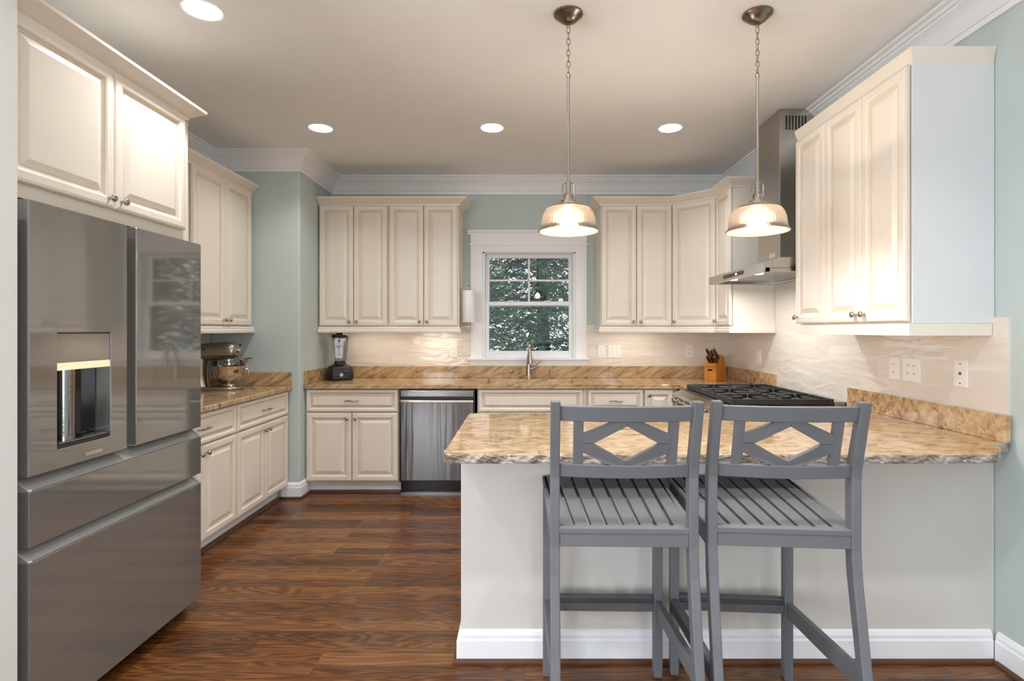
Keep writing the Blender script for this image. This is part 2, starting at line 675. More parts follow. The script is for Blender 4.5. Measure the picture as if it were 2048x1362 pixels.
# ------------------------------------------------------------------ structure
struct(MB().box(-4.5, XR + .1, -4.5, YB + .1, -0.1, 0).build('floor', M['floor']), 'dark reddish brown oak plank floor')
struct(MB().box(-4.6, XR + .1, -4.6, YB + .1, CZ, CZ + 0.12).build('ceiling', M['ceiling']))
WX0, WX1, WZ0, WZ1 = -.381, .475, 1.075, 2.067     # kitchen window opening
b = MB()
b.box(XL - .12, WX0, YB, YB + .14, 0, CZ)
b.box(WX1, XR + .12, YB, YB + .14, 0, CZ)
b.box(WX0, WX1, YB, YB + .14, 0, WZ0)
b.box(WX0, WX1, YB, YB + .14, WZ1, CZ)
struct(b.build('wall_back', M['wall']))

struct(MB().box(XL - .12, XL, 1.66, YB, 0, CZ).build('wall_left', M['wall']))
struct(MB().box(XL, XJ, YJ, YB, 0, CZ).build('wall_corner', M['wall'], bevel=.012, seg=3), 'boxed-out sage wall between the left and back cabinets')
struct(MB().box(-4.5, -1.545, 1.5, 1.66, 0, CZ).build('wall_partition', M['white_wall'], bevel=.004), 'pale wall end beside the refrigerator')


def holed_wall(name, u0, u1, holes, z0h, z1h, place, m):
    bb = MB()
    cur = u0
    for (a, c) in holes:
        place(bb, cur, a, 0, CZ)
        place(bb, a, c, 0, z0h)
        place(bb, a, c, z1h, CZ)
        cur = c
    place(bb, cur, u1, 0, CZ)
    return struct(bb.build(name, m))


holed_wall('wall_front', -4.6, XR + .12, [(-4.0, -1.8)], .5, 2.4, lambda bb, a, c, z0, z1: bb.box(a, c, -4.62, -4.5, z0, z1), M['white_wall'])
holed_wall('wall_far_left', -4.5, 1.66, [(-2.8, -.4)], .5, 2.4, lambda bb, a, c, z0, z1: bb.box(-4.62, -4.5, a, c, z0, z1), M['white_wall'])


def added_window(n, x0, x1, z0, z1, T):
    """sash frames of out-of-view windows, added to go with the fill lamps"""
    bb = MB()
    for (a, c, d, e) in ((x0, x1, z0, z0 + .06), (x0, x1, z1 - .06, z1), (x0, x0 + .06, z0, z1), (x1 - .06, x1, z0, z1),
                         ((x0 + x1) / 2 - .03, (x0 + x1) / 2 + .03, z0, z1), (x0, x1, (z0 + z1) / 2 - .02, (z0 + z1) / 2 + .02)):
        bb.box(a, c, -.05, 0, d, e, T=T)
    o = bb.build(n, M['trim'])
    struct(o)
    return o


added_window('added_window_2', -1.1, 1.1, .5, 2.4, TR(-2.9, -4.53, 0))
added_window('added_window_3', -1.2, 1.2, .5, 2.4, TR(XR + .08, -2.4, 0, rz=-90))
holed_wall('wall_right', -4.5, YB, [(-3.6, -1.2)], .5, 2.4, lambda bb, a, c, z0, z1: bb.box(XR, XR + .12, a, c, z0, z1), M['wall'])
added_window('added_window_4', -1.2, 1.2, .5, 2.4, TR(-4.58, -1.6, 0, rz=90))

# crown moulding at the ceiling
h = CZ
cp = [(0, h), (0, h - .152), (.011, h - .152), (.013, h - .130), (.02, h - .126), (.024, h - .116), (.028, h - .108),
      (.036, h - .085), (.052, h - .060), (.07, h - .045), (.076, h - .040), (.076, h - .032), (.088, h - .030), (.094, h - .018), (.108, h - .012), (.112, h - .006), (.112, h)]
b = MB().sweep([(XR, -4.5), (XR, YB), (XJ, YB), (XJ, YJ), (XL, YJ), (XL, 1.66)], cp, side=-1)
struct(b.build('trim_1', M['trim'], smooth=True, angle=25), 'white crown moulding around the ceiling')

# baseboards: right wall and boxed-out corner
bp_ = [(0, 0), (.016, 0), (.016, .088), (.012, .096), (.012, .108), (.006, .122), (0, .128)]
sp_ = [(0.0, 0), (.03, 0), (.029, .008), (.024, .015), (.016, .018), (0, .018)]
struct(MB().sweep([(XR, 2.172), (XR, -4.5)], bp_, side=1).build('baseboard_right', M['trim']))
struct(MB().sweep([(XR, 2.160), (XR, -4.5)], sp_, side=1).build('trim_2', M['shoe']), 'brown shoe moulding along the right wall')
cpath = [(-1.915, YJ), (XJ, YJ), (XJ, 4.47)]
struct(MB().sweep(cpath, [(p[0], p[1]) for p in bp_], side=1).build('baseboard_corner', M['trim']))
struct(MB().sweep(cpath, sp_, side=1).build('trim_3', M['shoe']), 'brown shoe moulding at the boxed-out corner')

# ------------------------------------------------------------------ kitchen window
win = bpy.data.objects.new('window_1', None)
C.objects.link(win)
win.location = (0, YB, 0)
struct(win, 'white double-hung window over the sink')
t = .02
b = MB()
b.box(-.492, WX0, -t, 0, 1.075, 2.112).box(WX1, .579, -t, 0, 1.075, 2.112)
b.box(-.492, .579, -t - .003, 0, 2.124, 2.215).box(WX0, WX1, -t, 0, 2.05, 2.124)
b.box(-.504, .591, -.03, 0, 2.110, 2.126)
b.prism([(0, 2.212), (-.026, 2.212), (-.028, 2.222), (-.045, 2.238), (-.048, 2.250), (0, 2.250)], -.520, .607, 'x')
b.build('casing', M['trim'], win, bevel=.002)
MB().box(-.515, .602, -.055, .10, 1.058, 1.076).build('sill', M['trim'], win, bevel=.004)
MB().box(-.492, .579, -.018, 0, 1.002, 1.058).build('apron', M['trim'], win, bevel=.002)
b = MB()
b.box(WX0, WX0 + .02, 0, .14, 1.076, 2.067).box(WX1 - .02, WX1, 0, .14, 1.076, 2.067).box(WX0, WX1, 0, .14, 2.042, 2.067)
b.build('jamb', M['trim'], win)


def sash(x0, x1, z0, z1, y0, y1, fw, bot, muntins):
    o = MB()
    o.box(x0, x0 + fw, y0, y1, z0, z1).box(x1 - fw, x1, y0, y1, z0, z1)
    o.box(x0 + fw, x1 - fw, y0, y1, z0, z0 + bot).box(x0 + fw, x1 - fw, y0, y1, z1 - .036, z1)
    s_ = o.build('sash', M['trim'], win, bevel=.003)
    if muntins:
        cx = (x0 + x1) / 2
        cz = (z0 + bot + z1 - .036) / 2
        MB().box(cx - .009, cx + .009, y0 + .008, y1 - .008, z0 + bot, z1 - .036).box(x0 + fw, x1 - fw, y0 + .008, y1 - .008, cz - .009, cz + .009).build('muntin', M['trim'], s_, bevel=.003)
    MB().box(x0 + fw, x1 - fw, (y0 + y1) / 2 - .002, (y0 + y1) / 2 + .002, z0 + bot, z1 - .036).build('pane', M['pane'], s_)


sash(WX0 + .02, WX1 - .02, 1.555, 2.042, .085, .12, .036, .036, True)
sash(WX0 + .02, WX1 - .02, 1.076, 1.597, .045, .08, .036, .062, False)
b = MB()
for x in (-.12, .22):
    b.box(x - .03, x + .03, .03, .06, 1.597, 1.606)
b.build('sash_lock', M['trim'], win, bevel=.003)

# ------------------------------------------------------------------ outside
struct(MB().box(-6, 6, YB + .3, 16, -.75, -.7).build('ground', M['lawn']), 'lawn outside the window')


def tree(name, label, x, y, hgt, n, mat, spread, zlo, leaf, seed, droop):
    rg = np.random.default_rng(seed)
    root = thing(name, label, 'tree', (x, y, -.7))
    MB().tube([(0, 0, 0), (.03, 0, hgt * .35), (-.02, .02, hgt * .7), (.02, 0, hgt)], [.13, .1, .07, .02], 10).build('trunk', M['bark'], root, smooth=True)
    bb = MB()
    for k in range(26):
        z = zlo + (hgt - zlo) * (k + .5) / 26
        a = k * 2.4
        rr = spread * .75 * (1 - .6 * (z - zlo) / (hgt - zlo))
        bb.tube([(0, 0, z), (rr * .5 * math.cos(a), rr * .5 * math.sin(a), z + .08), (rr * math.cos(a), rr * math.sin(a), z - droop * rr)], [.03, .02, .006], 6)
    bb.build('branch', M['bark'], root, smooth=True)['kind'] = 'stuff'
    # leaves: sprays along drooping twigs
    P = []
    F = []
    ns = n // 14
    for k in range(ns):
        z = zlo + (hgt - zlo) * rg.random()
        rr = spread * (1 - .55 * (z - zlo) / (hgt - zlo)) * math.sqrt(rg.random())
        a = rg.random() * 6.283
        c = Vector((rr * math.cos(a), rr * math.sin(a), z - droop * rr * .6))
        d = Vector((math.cos(a) + rg.normal() * .5, math.sin(a) + rg.normal() * .5, -.35 + rg.normal() * .3)).normalized()
        side = d.cross(Vector((0, 0, 1))).normalized()
        for q in range(14):
            p = c + d * (q // 2) * leaf * .7
            sg = 1 if q % 2 else -1
            l = (side * sg + d * .6 + Vector((0, 0, rg.normal() * .35))).normalized() * leaf * (.8 + .5 * rg.random())
            wv = l.cross(Vector((rg.normal(), rg.normal(), 1 + rg.random()))).normalized() * leaf * .26
            o = len(P)
            P += [p, p + l * .5 + wv, p + l, p + l * .5 - wv]
            F.append((o, o + 1, o + 2, o + 3))
    me = bpy.data.meshes.new('foliage')
    me.from_pydata([tuple(p) for p in P], [], F)
    me.materials.append(mat)
    fo = bpy.data.objects.new('foliage', me)
    C.objects.link(fo)
    fo.parent = root
    fo['kind'] = 'stuff'
    return root


ev = tree('evergreen_tree', 'dark green evergreen tree filling most of the window view', .28, 8.6, 5.2, 84000, M['leaf_dark'], 1.75, .9, .06, 3, .25)
dup(ev, (4.0, 10.4, -.7), 'dark green evergreen tree seen through the window only as a reflection in the refrigerator door', 70)
tree('leafy_tree', 'lighter yellow green leafy tree at the lower left of the window view', -.85, 12.0, 3.4, 9000, M['leaf_light'], 1.3, .8, .075, 5, .1)

# ------------------------------------------------------------------ tile
tl = struct(MB().box(XJ, -.492, YB - .009, YB, TOP + .10, 1.378).box(.579, XR, YB - .009, YB, TOP + .10, 1.378).build('wall_tile_back', M['tile_x']), 'cream glossy subway tile on the back wall')
b = MB().box(XR - .009, XR, 2.12, 3.12, .9, 1.383).box(XR - .009, XR, 3.12, 4.08, .88, 1.75).box(XR - .009, XR, 4.08, YB - .009, .9, 1.378)
struct(b.build('wall_tile_right', M['tile_y']), 'cream glossy subway tile on the right wall')

# ------------------------------------------------------------------ cabinets
DOOR = [(0, -.013), (.003, -.019), (.012, -.021), (.036, -.021), (.040, -.019), (.042, -.015), (.047, -.012), (.050, -.0125), (.053, -.010), (.058, -.010), (.080, -.0185), (.082, -.019)]
DRAW = [(0, -.013), (.003, -.019), (.008, -.021), (.022, -.021), (.025, -.019), (.027, -.015), (.031, -.012), (.034, -.010), (.037, -.010), (.054, -.0185), (.056, -.019)]
GL = {6: 1, 8: 1, 9: 1}
KNOB = [(.006, 0), (.005, .004), (.0042, .012), (.006, .015), (.0135, .019), (.0145, .023), (.012, .028), (.006, .031), (.0, .0315)]


def add_knob(parent, x, z, y=-.020):
    MB().lathe(KNOB, 16, T=TR(x, y, z, rx=90)).build('knob', M['nickel'], parent, smooth=True, angle=50)


def add_pull(parent, x, z, y=-.020, w=.096):
    bb = MB()
    for s_ in (-1, 1):
        bb.tube([(x + s_ * w / 2, y + .002, z), (x + s_ * w / 2, y - .024, z)], .0045, 8)
    bb.tube([(x - w / 2 - .006, y - .024, z), (x - w / 4, y - .027, z + .002), (x, y - .028, z), (x + w / 4, y - .027, z - .002), (x + w / 2 + .006, y - .024, z)], [.004, .005, .0055, .005, .004], 8)
    bb.build('pull', M['nickel'], parent, smooth=True)


def front(root, kind, x0, x1, z0, z1, knob=None, T=None, glaze=None):
    """kind door/drawer; knob: 'L','R' with 'b'ottom or 't'op, or 'pull' """
    prof = DOOR if kind == 'door' else DRAW
    d = MB().rings(x0, x1, z0, z1, prof, GL).build(kind, [M['cab'], M['glaze']], root)
    if knob == 'pull':
        add_pull(d, (x0 + x1) / 2, (z0 + z1) / 2)
    elif knob:
        kx = x0 + .03 if knob[0] == 'L' else x1 - .03
        kz = z0 + .035 if knob[1] == 'b' else z1 - .045
        add_knob(d, kx, kz)
    return d


def base_cabinet(label, x, y, rz, w_, fronts, depth=.61, grp='cream base cabinets', name='base_cabinet', toe=True):
    r = thing(name, label, 'cabinet', (x, y, 0), rz, grp)
    MB().box(0, w_, .006, depth - .02, .10, TOP - .034).build('body', M['cab'], r)
    if toe:
        MB().box(0, w_, .07, .09, .0, .10).build('toe_kick', M['trim'], r)
        MB().sweep([(0, .07), (w_, .07)], sp_, side=1).build('shoe_moulding', M['shoe'], r)
    for f in fronts:
        front(r, *f)
    return r


def wall_cabinet(label, x, y, rz, w_, fronts, depth=.33, z0=UB, z1=UT, grp='cream wall cabinets', side_mat=None):
    r = thing('wall_cabinet', label, 'cabinet', (x, y, 0), rz, grp)
    MB().box(0, w_, .006, depth - .003, z0, z1).build('body', M['cab'], r)
    for f in fronts:
        front(r, *f)
    return r


CC = lambda z: [(0, z), (.010, z), (.012, z + .014), (.018, z + .018), (.024, z + .022), (.034, z + .030), (.050, z + .044), (.064, z + .050), (.068, z + .054), (.068, z + .066), (-.015, z + .066)]
LR = [(0, 1.31), (.016, 1.31), (.018, 1.316), (.018, 1.330), (.012, 1.338), (.012, 1.350), (.008, 1.359), (0, 1.359), (-.004, 1.359), (-.004, 1.31)]

DZ0, DZ1 = 1.369, 2.402
# back wall, left of the window: two double-door units
xs = -1.768
wU = .6025
G = 'wall cabinets left of the window'
yF = YB - .33
hw = wU / 2
for i, lab in enumerate(['cream double-door wall cabinet in the corner above the blender', 'cream double-door wall cabinet beside the paper towel roll']):
    wall_cabinet(lab, xs + i * (wU + .001), yF, 0, wU,
                 [('door', .008, hw - .0025, DZ0, DZ1, 'Rb'), ('door', hw + .0025, wU - .012, DZ0, DZ1, 'Lb')], grp=G)
xe = xs + 2 * wU + .001
tag(MB().sweep([(xe, YB - .003), (xe, yF), (xs, yF)], CC(2.404), side=-1).build('crown_moulding', M['cab'], smooth=True, angle=25), 'cream crown moulding along the wall cabinets left of the window', 'moulding', 'cabinet crown mouldings')
tag(MB().sweep([(xe, YB - .012), (xe, yF - .012), (xs, yF - .012)], [(p[0], p[1]) for p in LR], side=-1).build('light_rail', M['cab']), 'cream light rail under the wall cabinets left of the window', 'moulding', 'cabinet light rails')
# slim strip lamps hidden behind the light rails


def strip_lamp(label, x, w_, power):
    pk = thing('under_cabinet_light', label, 'lamp', (x, YB - .20, UB), 0, 'under-cabinet lamps')
    MB().box(-w_ / 2, w_ / 2, -.02, .02, -.014, -.001).build('housing', M['trim'], pk, bevel=.002)
    MB().box(-w_ / 2 + .01, w_ / 2 - .01, -.014, .014, -.0155, -.0135).build('diffuser', M['hood_lamp'], pk)
    area_light('strip_beam', (0, 0, -.018), (0, 0, 0), w_ - .03, .025, power, (1, .9, .72), 'RECTANGLE', 160, pk)


strip_lamp('short bright lamp under the wall cabinet left of the window, at its window end', -.80, .30, .42)
strip_lamp('long dim lamp under the wall cabinets above the blender', -1.36, .50, .24)
strip_lamp('lamp under the wall cabinets right of the window', .97, .45, .3)

# back wall, right of the window: double unit, diagonal corner unit, single unit on the right wall
x0 = .66
wD = 1.277 - x0
G = 'wall cabinets right of the window'
hw = wD / 2
wall_cabinet('cream double-door wall cabinet to the right of the window', x0, yF, 0, wD,
             [('door', .008, hw - .003, DZ0, DZ1, 'Rb'), ('door', hw + .003, wD - .006, DZ0, DZ1, 'Lb')], grp=G)
XF = XR - .33
YD = YB - .62
r = thing('wall_cabinet', 'cream diagonal corner wall cabinet above the knife block', 'cabinet', (1.279, yF, 0), -45, G)
Ti = (Matrix.Translation((1.279, yF, 0)) @ Euler((0, 0, R(-45))).to_matrix().to_4x4()).inverted()
poly = [(1.279, YB - .003), (1.279, yF), (XF, YD + .002), (XR - .003, YD + .002), (XR - .003, YB - .003)]
MB().prism(poly, UB, UT, 'z', T=Ti).build('body', M['cab'], r)
dl = math.hypot(XF - 1.279, yF - YD)
front(r, 'door', .012, dl - .012, DZ0, DZ1, 'Lb')
wall_cabinet('narrow cream wall cabinet on the right wall beside the range hood', XF, YD, -90, YD - 4.088,
             [('door', .008, YD - 4.088 - .008, DZ0, DZ1, 'Lb')], grp=G)
pth = [(XR - .003, 4.088), (XF, 4.088), (XF, YD), (1.279, yF), (x0, yF), (x0, YB - .003)]
tag(MB().sweep(pth, CC(2.404), side=-1).build('crown_moulding', M['cab'], smooth=True, angle=25), 'cream crown moulding turning the corner above the cabinets right of the window', 'moulding', 'cabinet crown mouldings')
pth2 = [(XR - .012, 4.088), (XF - .012, 4.088), (XF - .012, YD - .006), (1.279 - .006, yF - .012), (x0, yF - .012), (x0, YB - .012)]
tag(MB().sweep(pth2, LR, side=-1).build('light_rail', M['cab']), 'cream light rail under the cabinets right of the window', 'moulding', 'cabinet light rails')

# right wall, near: single and double unit
YU0, YU1 = 2.193, 3.107
G = 'wall cabinets on the near right wall'
wS = .305
wall_cabinet('narrow single-door cream wall cabinet at the near side of the range hood', XF, YU1, -90, wS,
             [('door', .008, wS - .004, DZ0, DZ1, 'Lb')], grp=G)
wB = YU1 - YU0 - wS - .001
r = wall_cabinet('cream double-door wall cabinet with a pale grey end above the bar counter', XF, YU0 + wB, -90, wB,
                 [('door', .004, wB / 2 - .002, DZ0, DZ1, 'Rb'), ('door', wB / 2 + .002, wB - .014, DZ0, DZ1, 'Lb')], grp=G)
e = MB().box(wB, wB + .004, -.001, .327, UB, UT).build('end_panel', M['panelgrey'], r)
e['label'] = 'pale grey end panel'
pth = [(XR - .003, YU0), (XF, YU0), (XF, YU1), (XR - .003, YU1)]
tag(MB().sweep(pth, CC(2.404), side=1 * -1 * -1).build('crown_moulding', M['cab'], smooth=True, angle=25), 'cream crown moulding above the near right wall cabinets', 'moulding', 'cabinet crown mouldings')
pth = [(XR - .012, YU0), (XF - .012, YU0), (XF - .012, YU1), (XR - .012, YU1)]
tag(MB().sweep(pth, LR, side=1).build('light_rail', M['cab']), 'cream light rail under the near right wall cabinets', 'moulding', 'cabinet light rails')

# left wall: upper unit above the mixer
wL = 4.295 - 3.41
r = wall_cabinet('tall cream wall cabinet on the left wall above the stand mixer', XL + .33, 3.41, 90, wL,
                 [('door', .10, .478, DZ0, DZ1, 'Rb'), ('door', .482, wL - .03, DZ0, DZ1, 'Lb')], grp=None)
MB().sweep([(wL, 0), (0, 0), (0, .327)], CC(2.404), side=-1).build('crown', M['cab'], r, smooth=True, angle=25)
MB().sweep([(wL, -.010), (0, -.010), (0, .32)], LR, side=-1).build('light_rail', M['cab'], r)

# cabinet over the refrigerator and its side panel
FX = -1.64
r = wall_cabinet('deep cream double-door cabinet above the refrigerator', FX, 1.672, 90, .958,
                 [('door', .028, .478, 1.812, 2.352, 'Rb'), ('door', .484, .932, 1.812, 2.352, 'Lb')], depth=.84, z0=1.765, z1=2.37, grp=None)
MB().sweep([(.958, .5), (.958, 0), (0, 0)], CC(2.346), side=-1).build('crown', M['cab'], r, smooth=True, angle=25)
tag(MB().box(XL + .003, FX, 2.6325, 2.6525, 0, 2.345).build('side_panel', M['cab'], bevel=.001), 'cream full-height panel on the far side of the refrigerator', 'panel')

# base cabinets, back wall
DB, DT, WB0, WB1 = .113, .662, .672, .850
yB = YB - .61
G = 'base cabinets along the back wall'
c1 = -1.006 - XJ - .012
base_cabinet('cream base cabinet left of the dishwasher, one drawer over two doors', XJ + .004, yB, 0, c1,
             [('drawer', .012, c1 - .006, WB0, WB1, 'pull'), ('door', .012, c1 / 2 - .003, DB, DT, 'Rt'), ('door', c1 / 2 + .003, c1 - .006, DB, DT, 'Lt')], grp=G)
sx, sw = -.378, .888
base_cabinet('cream sink base cabinet with a wide blank drawer front', sx, yB, 0, sw,
             [('drawer', .010, .852, WB0, WB1, None), ('door', .010, .428, DB, DT, 'Rt'), ('door', .434, .852, DB, DT, 'Lt')], grp=G)
base_cabinet('cream drawer base cabinet between the sink cabinet and the corner', .512, yB, 0, .458,
             [('drawer', .006, .452, WB0, WB1, 'pull'), ('drawer', .006, .452, .395, DT, 'pull'), ('drawer', .006, .452, DB, .385, 'pull')], grp=G)
base_cabinet('cream corner base cabinet with one narrow door beside the range', .972, yB, 0, .27,
             [('door', .006, .236, DB, WB1, 'Lt')], grp=G)
# left wall
G = 'base cabinets along the left wall'
xB = -1.876
wl = .765
lf = [('drawer', .008, wl - .008, WB0, WB1, 'pull'), ('door', .008, wl / 2 - .003, DB, DT, 'Rt'), ('door', wl / 2 + .003, wl - .008, DB, DT, 'Lt')]
base_cabinet('cream base cabinet half hidden behind the refrigerator', xB, 2.757, 90, wl, lf, grp=G)
base_cabinet('cream base cabinet on the left wall beside the boxed-out corner', xB, 3.523, 90, wl, lf, grp=G)
# short unit between range and peninsula
base_cabinet('cream base cabinet between the range and the breakfast bar', 1.287, 3.138, -90, .322,
             [('door', .006, .316, DB, WB1, 'Lt')], grp=None)


# ------------------------------------------------------------------ worktops
def slab(outline, z0, z1, rough_fn, seed=1):
    """stone slab with a chiselled edge where rough_fn(x,y) is true; slot 1 = the edge"""
    rg = random.Random(seed)
    pts = []
    n = len(outline)
    for i in range(n):
        a, c = Vector(outline[i]), Vector(outline[(i + 1) % n])
        k = max(1, int((c - a).length / .012)) if rough_fn((a + c) / 2) else 1
        for j in range(k):
            pts.append(a + (c - a) * (j / k))
    n = len(pts)
    levels = [(z1, 0), (z1 - .003, .0035), (z1 - .010, .004), (z1 - .018, .003), (z1 - .026, .0035), (z0 + .002, .002), (z0, -.002)]
    V = []
    for li, (z, o) in enumerate(levels):
        for i, p in enumerate(pts):
            d = (pts[(i + 1) % n] - pts[i - 1]).normalized()
            nr = Vector((d.y, -d.x))
            if rough_fn(p):
                q = o + (rg.uniform(-.0035, .0035) if 0 < li < 6 else rg.uniform(-.0012, .0012))
                V.append((p.x + nr.x * q, p.y + nr.y * q, z + (rg.uniform(-.002, .002) if 0 < li < 6 else 0)))
            else:
                V.append((p.x, p.y, z))
    bb = MB()
    F = []
    Mi = []
    for li in range(len(levels) - 1):
        for i in range(n):
            k = (i + 1) % n
            F.append((li * n + i, li * n + k, li * n + n + k, li * n + n + i))
            Mi.append(1 if li >= 1 else 0)
    F.append(tuple(range(n)))
    Mi.append(0)
    F.append(tuple(range((len(levels) - 1) * n, len(levels) * n)))
    Mi.append(0)
    bb.v = V
    bb.f = [list(f) for f in F]
    bb.m = Mi
    return bb


def arc(cx, cy, r, a0, a1, n=8):
    return [(cx + r * math.cos(R(a0 + (a1 - a0) * i / n)), cy + r * math.sin(R(a0 + (a1 - a0) * i / n))) for i in range(n + 1)]


Z0 = TOP - .034
PX, PY0, PY1 = -.285, 1.925, 2.867
out = arc(PX + .035, PY0 + .035, .035, 180, 270, 6) + arc(1.60, PY0 + .2, .2, 270, 350, 12) + [(1.888, 2.118), (1.888, 3.138), (1.243, 3.138), (1.243, PY1)] + arc(PX + .02, PY1 - .02, .02, 90, 180, 4)
rf = lambda p: (p.y < 2.1 and p.x < 1.70) or p.x < PX + .03
tag(slab(out, Z0, TOP, rf).build('breakfast_bar_worktop', [M['granite'], M['granite_edge']]), 'gold brown granite breakfast bar top with a rough chiselled grey edge', 'worktop')
# back run, L shaped, with the sink cut-out
SX0, SX1, SY0, SY1 = -.315, .425, 4.475, 4.845
yC = YB - .65
b = MB()
b.box(XJ + .002, SX0, yC, YB - .001, Z0, TOP).box(SX0, SX1, yC, SY0, Z0, TOP).box(SX0, SX1, SY1, YB - .001, Z0, TOP).box(SX1, XR - .01, yC, YB - .001, Z0, TOP)
b.box(1.243, XR - .01, 4.064, yC, Z0, TOP)
tag(b.build('worktop', M['granite'], bevel=.004), 'brown granite worktop along the back wall with the sink cut into it', 'worktop')
hs = .108


def upstand(label, *box):
    return tag(MB().box(*box, TOP + .0005, TOP + hs).build('granite_backsplash', M['granite'], bevel=.002), label, 'backsplash', 'granite upstands along the walls')


upstand('long granite upstand along the back wall below the window', XJ + .022, XR - .032, YB - .031, YB - .010)
upstand('short granite upstand on the side of the boxed-out corner beside the blender', XJ + .001, XJ + .021, yC + .01, YB - .010)
upstand('short granite upstand on the right wall between the knife block and the range', XR - .031, XR - .010, 4.064, YB - .010)
upstand('granite upstand behind the stand mixer facing the room', XL + .023, -1.836, YJ - .024, YJ - .003)
upstand('granite upstand along the left wall beside the stand mixer', XL + .001, XL + .022, 2.655, YJ - .003)
upstand('granite upstand on the right wall at the end of the breakfast bar', XR - .031, XR - .010, 2.105, 3.138)
tag(MB().box(XL + .001, -1.832, 2.655, YJ - .002, Z0, TOP).build('worktop', M['granite'], bevel=.006), 'brown granite worktop on the left wall under the stand mixer', 'worktop')

# ------------------------------------------------------------------ sink and faucet
r = thing('sink', 'undermounted steel sink below the window', 'sink', ((SX0 + SX1) / 2, (SY0 + SY1) / 2, 0))
hx, hy = (SX1 - SX0) / 2, (SY1 - SY0) / 2
b = MB()
zt, zb = Z0 - .002, .68
b.box(-hx - .02, -hx, -hy - .02, hy + .02, zb, zt).box(hx, hx + .02, -hy - .02, hy + .02, zb, zt)
b.box(-hx, hx, -hy - .02, -hy, zb, zt).box(-hx, hx, hy, hy + .02, zb, zt).box(-hx - .02, hx + .02, -hy - .02, hy + .02, zb - .01, zb)
b.build('basin', M['steel'], r, bevel=.004)
MB().lathe([(.0, .0), (.03, .001), (.04, .004), (.042, .0)], 20, T=TR(0, .05, zb)).build('drain', M['chrome'], r, smooth=True)

r = thing('faucet', 'nickel pull-down kitchen faucet with a side lever in front of the window', 'faucet', (.043, 4.90, TOP))
MB().lathe([(.030, 0), (.030, .006), (.026, .012), (.0245, .05), (.021, .11), (.018, .17), (.0165, .21), (.0, .212)], 20).build('body', M['nickel'], r, smooth=True)
pts = [(0, 0, .20)] + [(0.006, -.055 + .055 * math.cos(R(a)), .262 + .066 * math.sin(R(a))) for a in range(0, 181, 20)]
MB().tube(pts, .0145, 12).build('spout', M['nickel'], r, smooth=True)
MB().tube([(.008, -.110, .264), (.010, -.113, .22), (.013, -.118, .165), (.014, -.119, .14)], [.0155, .017, .021, .0205], 14).build('spray_head', M['nickel'], r, smooth=True)
MB().tube([(.0, 0, .085), (.045, -.004, .10), (.062, -.006, .105)], [.013, .014, .012], 10).tube([(.05, -.005, .10), (.085, -.01, .145), (.118, -.014, .168)], [.008, .006, .004], 8).build('lever', M['nickel'], r, smooth=True)
r = thing('soap_dispenser', 'slim nickel soap dispenser to the right of the faucet', 'dispenser', (.232, 4.91, TOP))
MB().lathe([(.016, 0), (.016, .005), (.009, .010), (.008, .06), (.010, .064), (.010, .078), (0, .080)], 16).build('body', M['nickel'], r, smooth=True)
MB().tube([(0, 0, .072), (0, -.05, .074), (0, -.062, .068)], .005, 8).build('spout', M['nickel'], r, smooth=True)
tag(MB().lathe([(.016, 0), (.016, .006), (.011, .010), (.0, .011)], 18, T=TR(-.118, YB - .031, TOP + .058, rx=90)).build('air_switch_button', M['nickel'], smooth=True), 'round nickel button on the granite upstand left of the faucet', 'button')

# ------------------------------------------------------------------ dishwasher
r = thing('dishwasher', 'stainless steel dishwasher under the back worktop', 'dishwasher', (-1.004, YB - .63, 0))
wd = .606
MB().box(.0, wd, .02, .6, .105, Z0 - .004).box(0, .006, .0, .02, .105, Z0 - .004).box(wd - .006, wd, .0, .02, .105, Z0 - .004).box(0, wd, .006, .02, Z0 - .012, Z0 - .004).build('case', M['black'], r)
MB().box(.009, wd - .009, -.004, .02, .115, .762).build('door', M['steel_dish'], r, bevel=.004)
MB().box(.009, wd - .009, -.006, .018, .795, Z0 - .014).build('control_panel', M['steel'], r, bevel=.002)
MB().box(.009, wd - .009, .004, .02, .762, .795).build('grip_recess', M['black'], r)
MB().prism([(-.004, .745), (-.022, .748), (-.024, .752), (-.020, .768), (-.004, .774)], .009, wd - .009, 'x').build('handle', M['chrome'], r, bevel=.001)
MB().box(.0, wd, .05, .07, 0, .105).build('toe_panel', M['gloss_black'], r)
MB().box(.0, wd, .035, .05, 0, .012).build('floor_strip', M['steel'], r)

# ------------------------------------------------------------------ refrigerator
FW = .908
r = thing('refrigerator', 'dark stainless french-door refrigerator with a water dispenser', 'refrigerator', (-1.548, 1.698, 0), 90)
MB().box(.004, FW - .004, .085, .86, .03, 1.735).build('case', M['fridge_case'], r)
MB().box(.02, FW - .02, .10, .14, 0, .03).build('toe_grille', M['black'], r)
zd = .869
hx0, hx1, hz0, hz1 = .107, .340, .935, 1.322
DX = .424
b = MB()


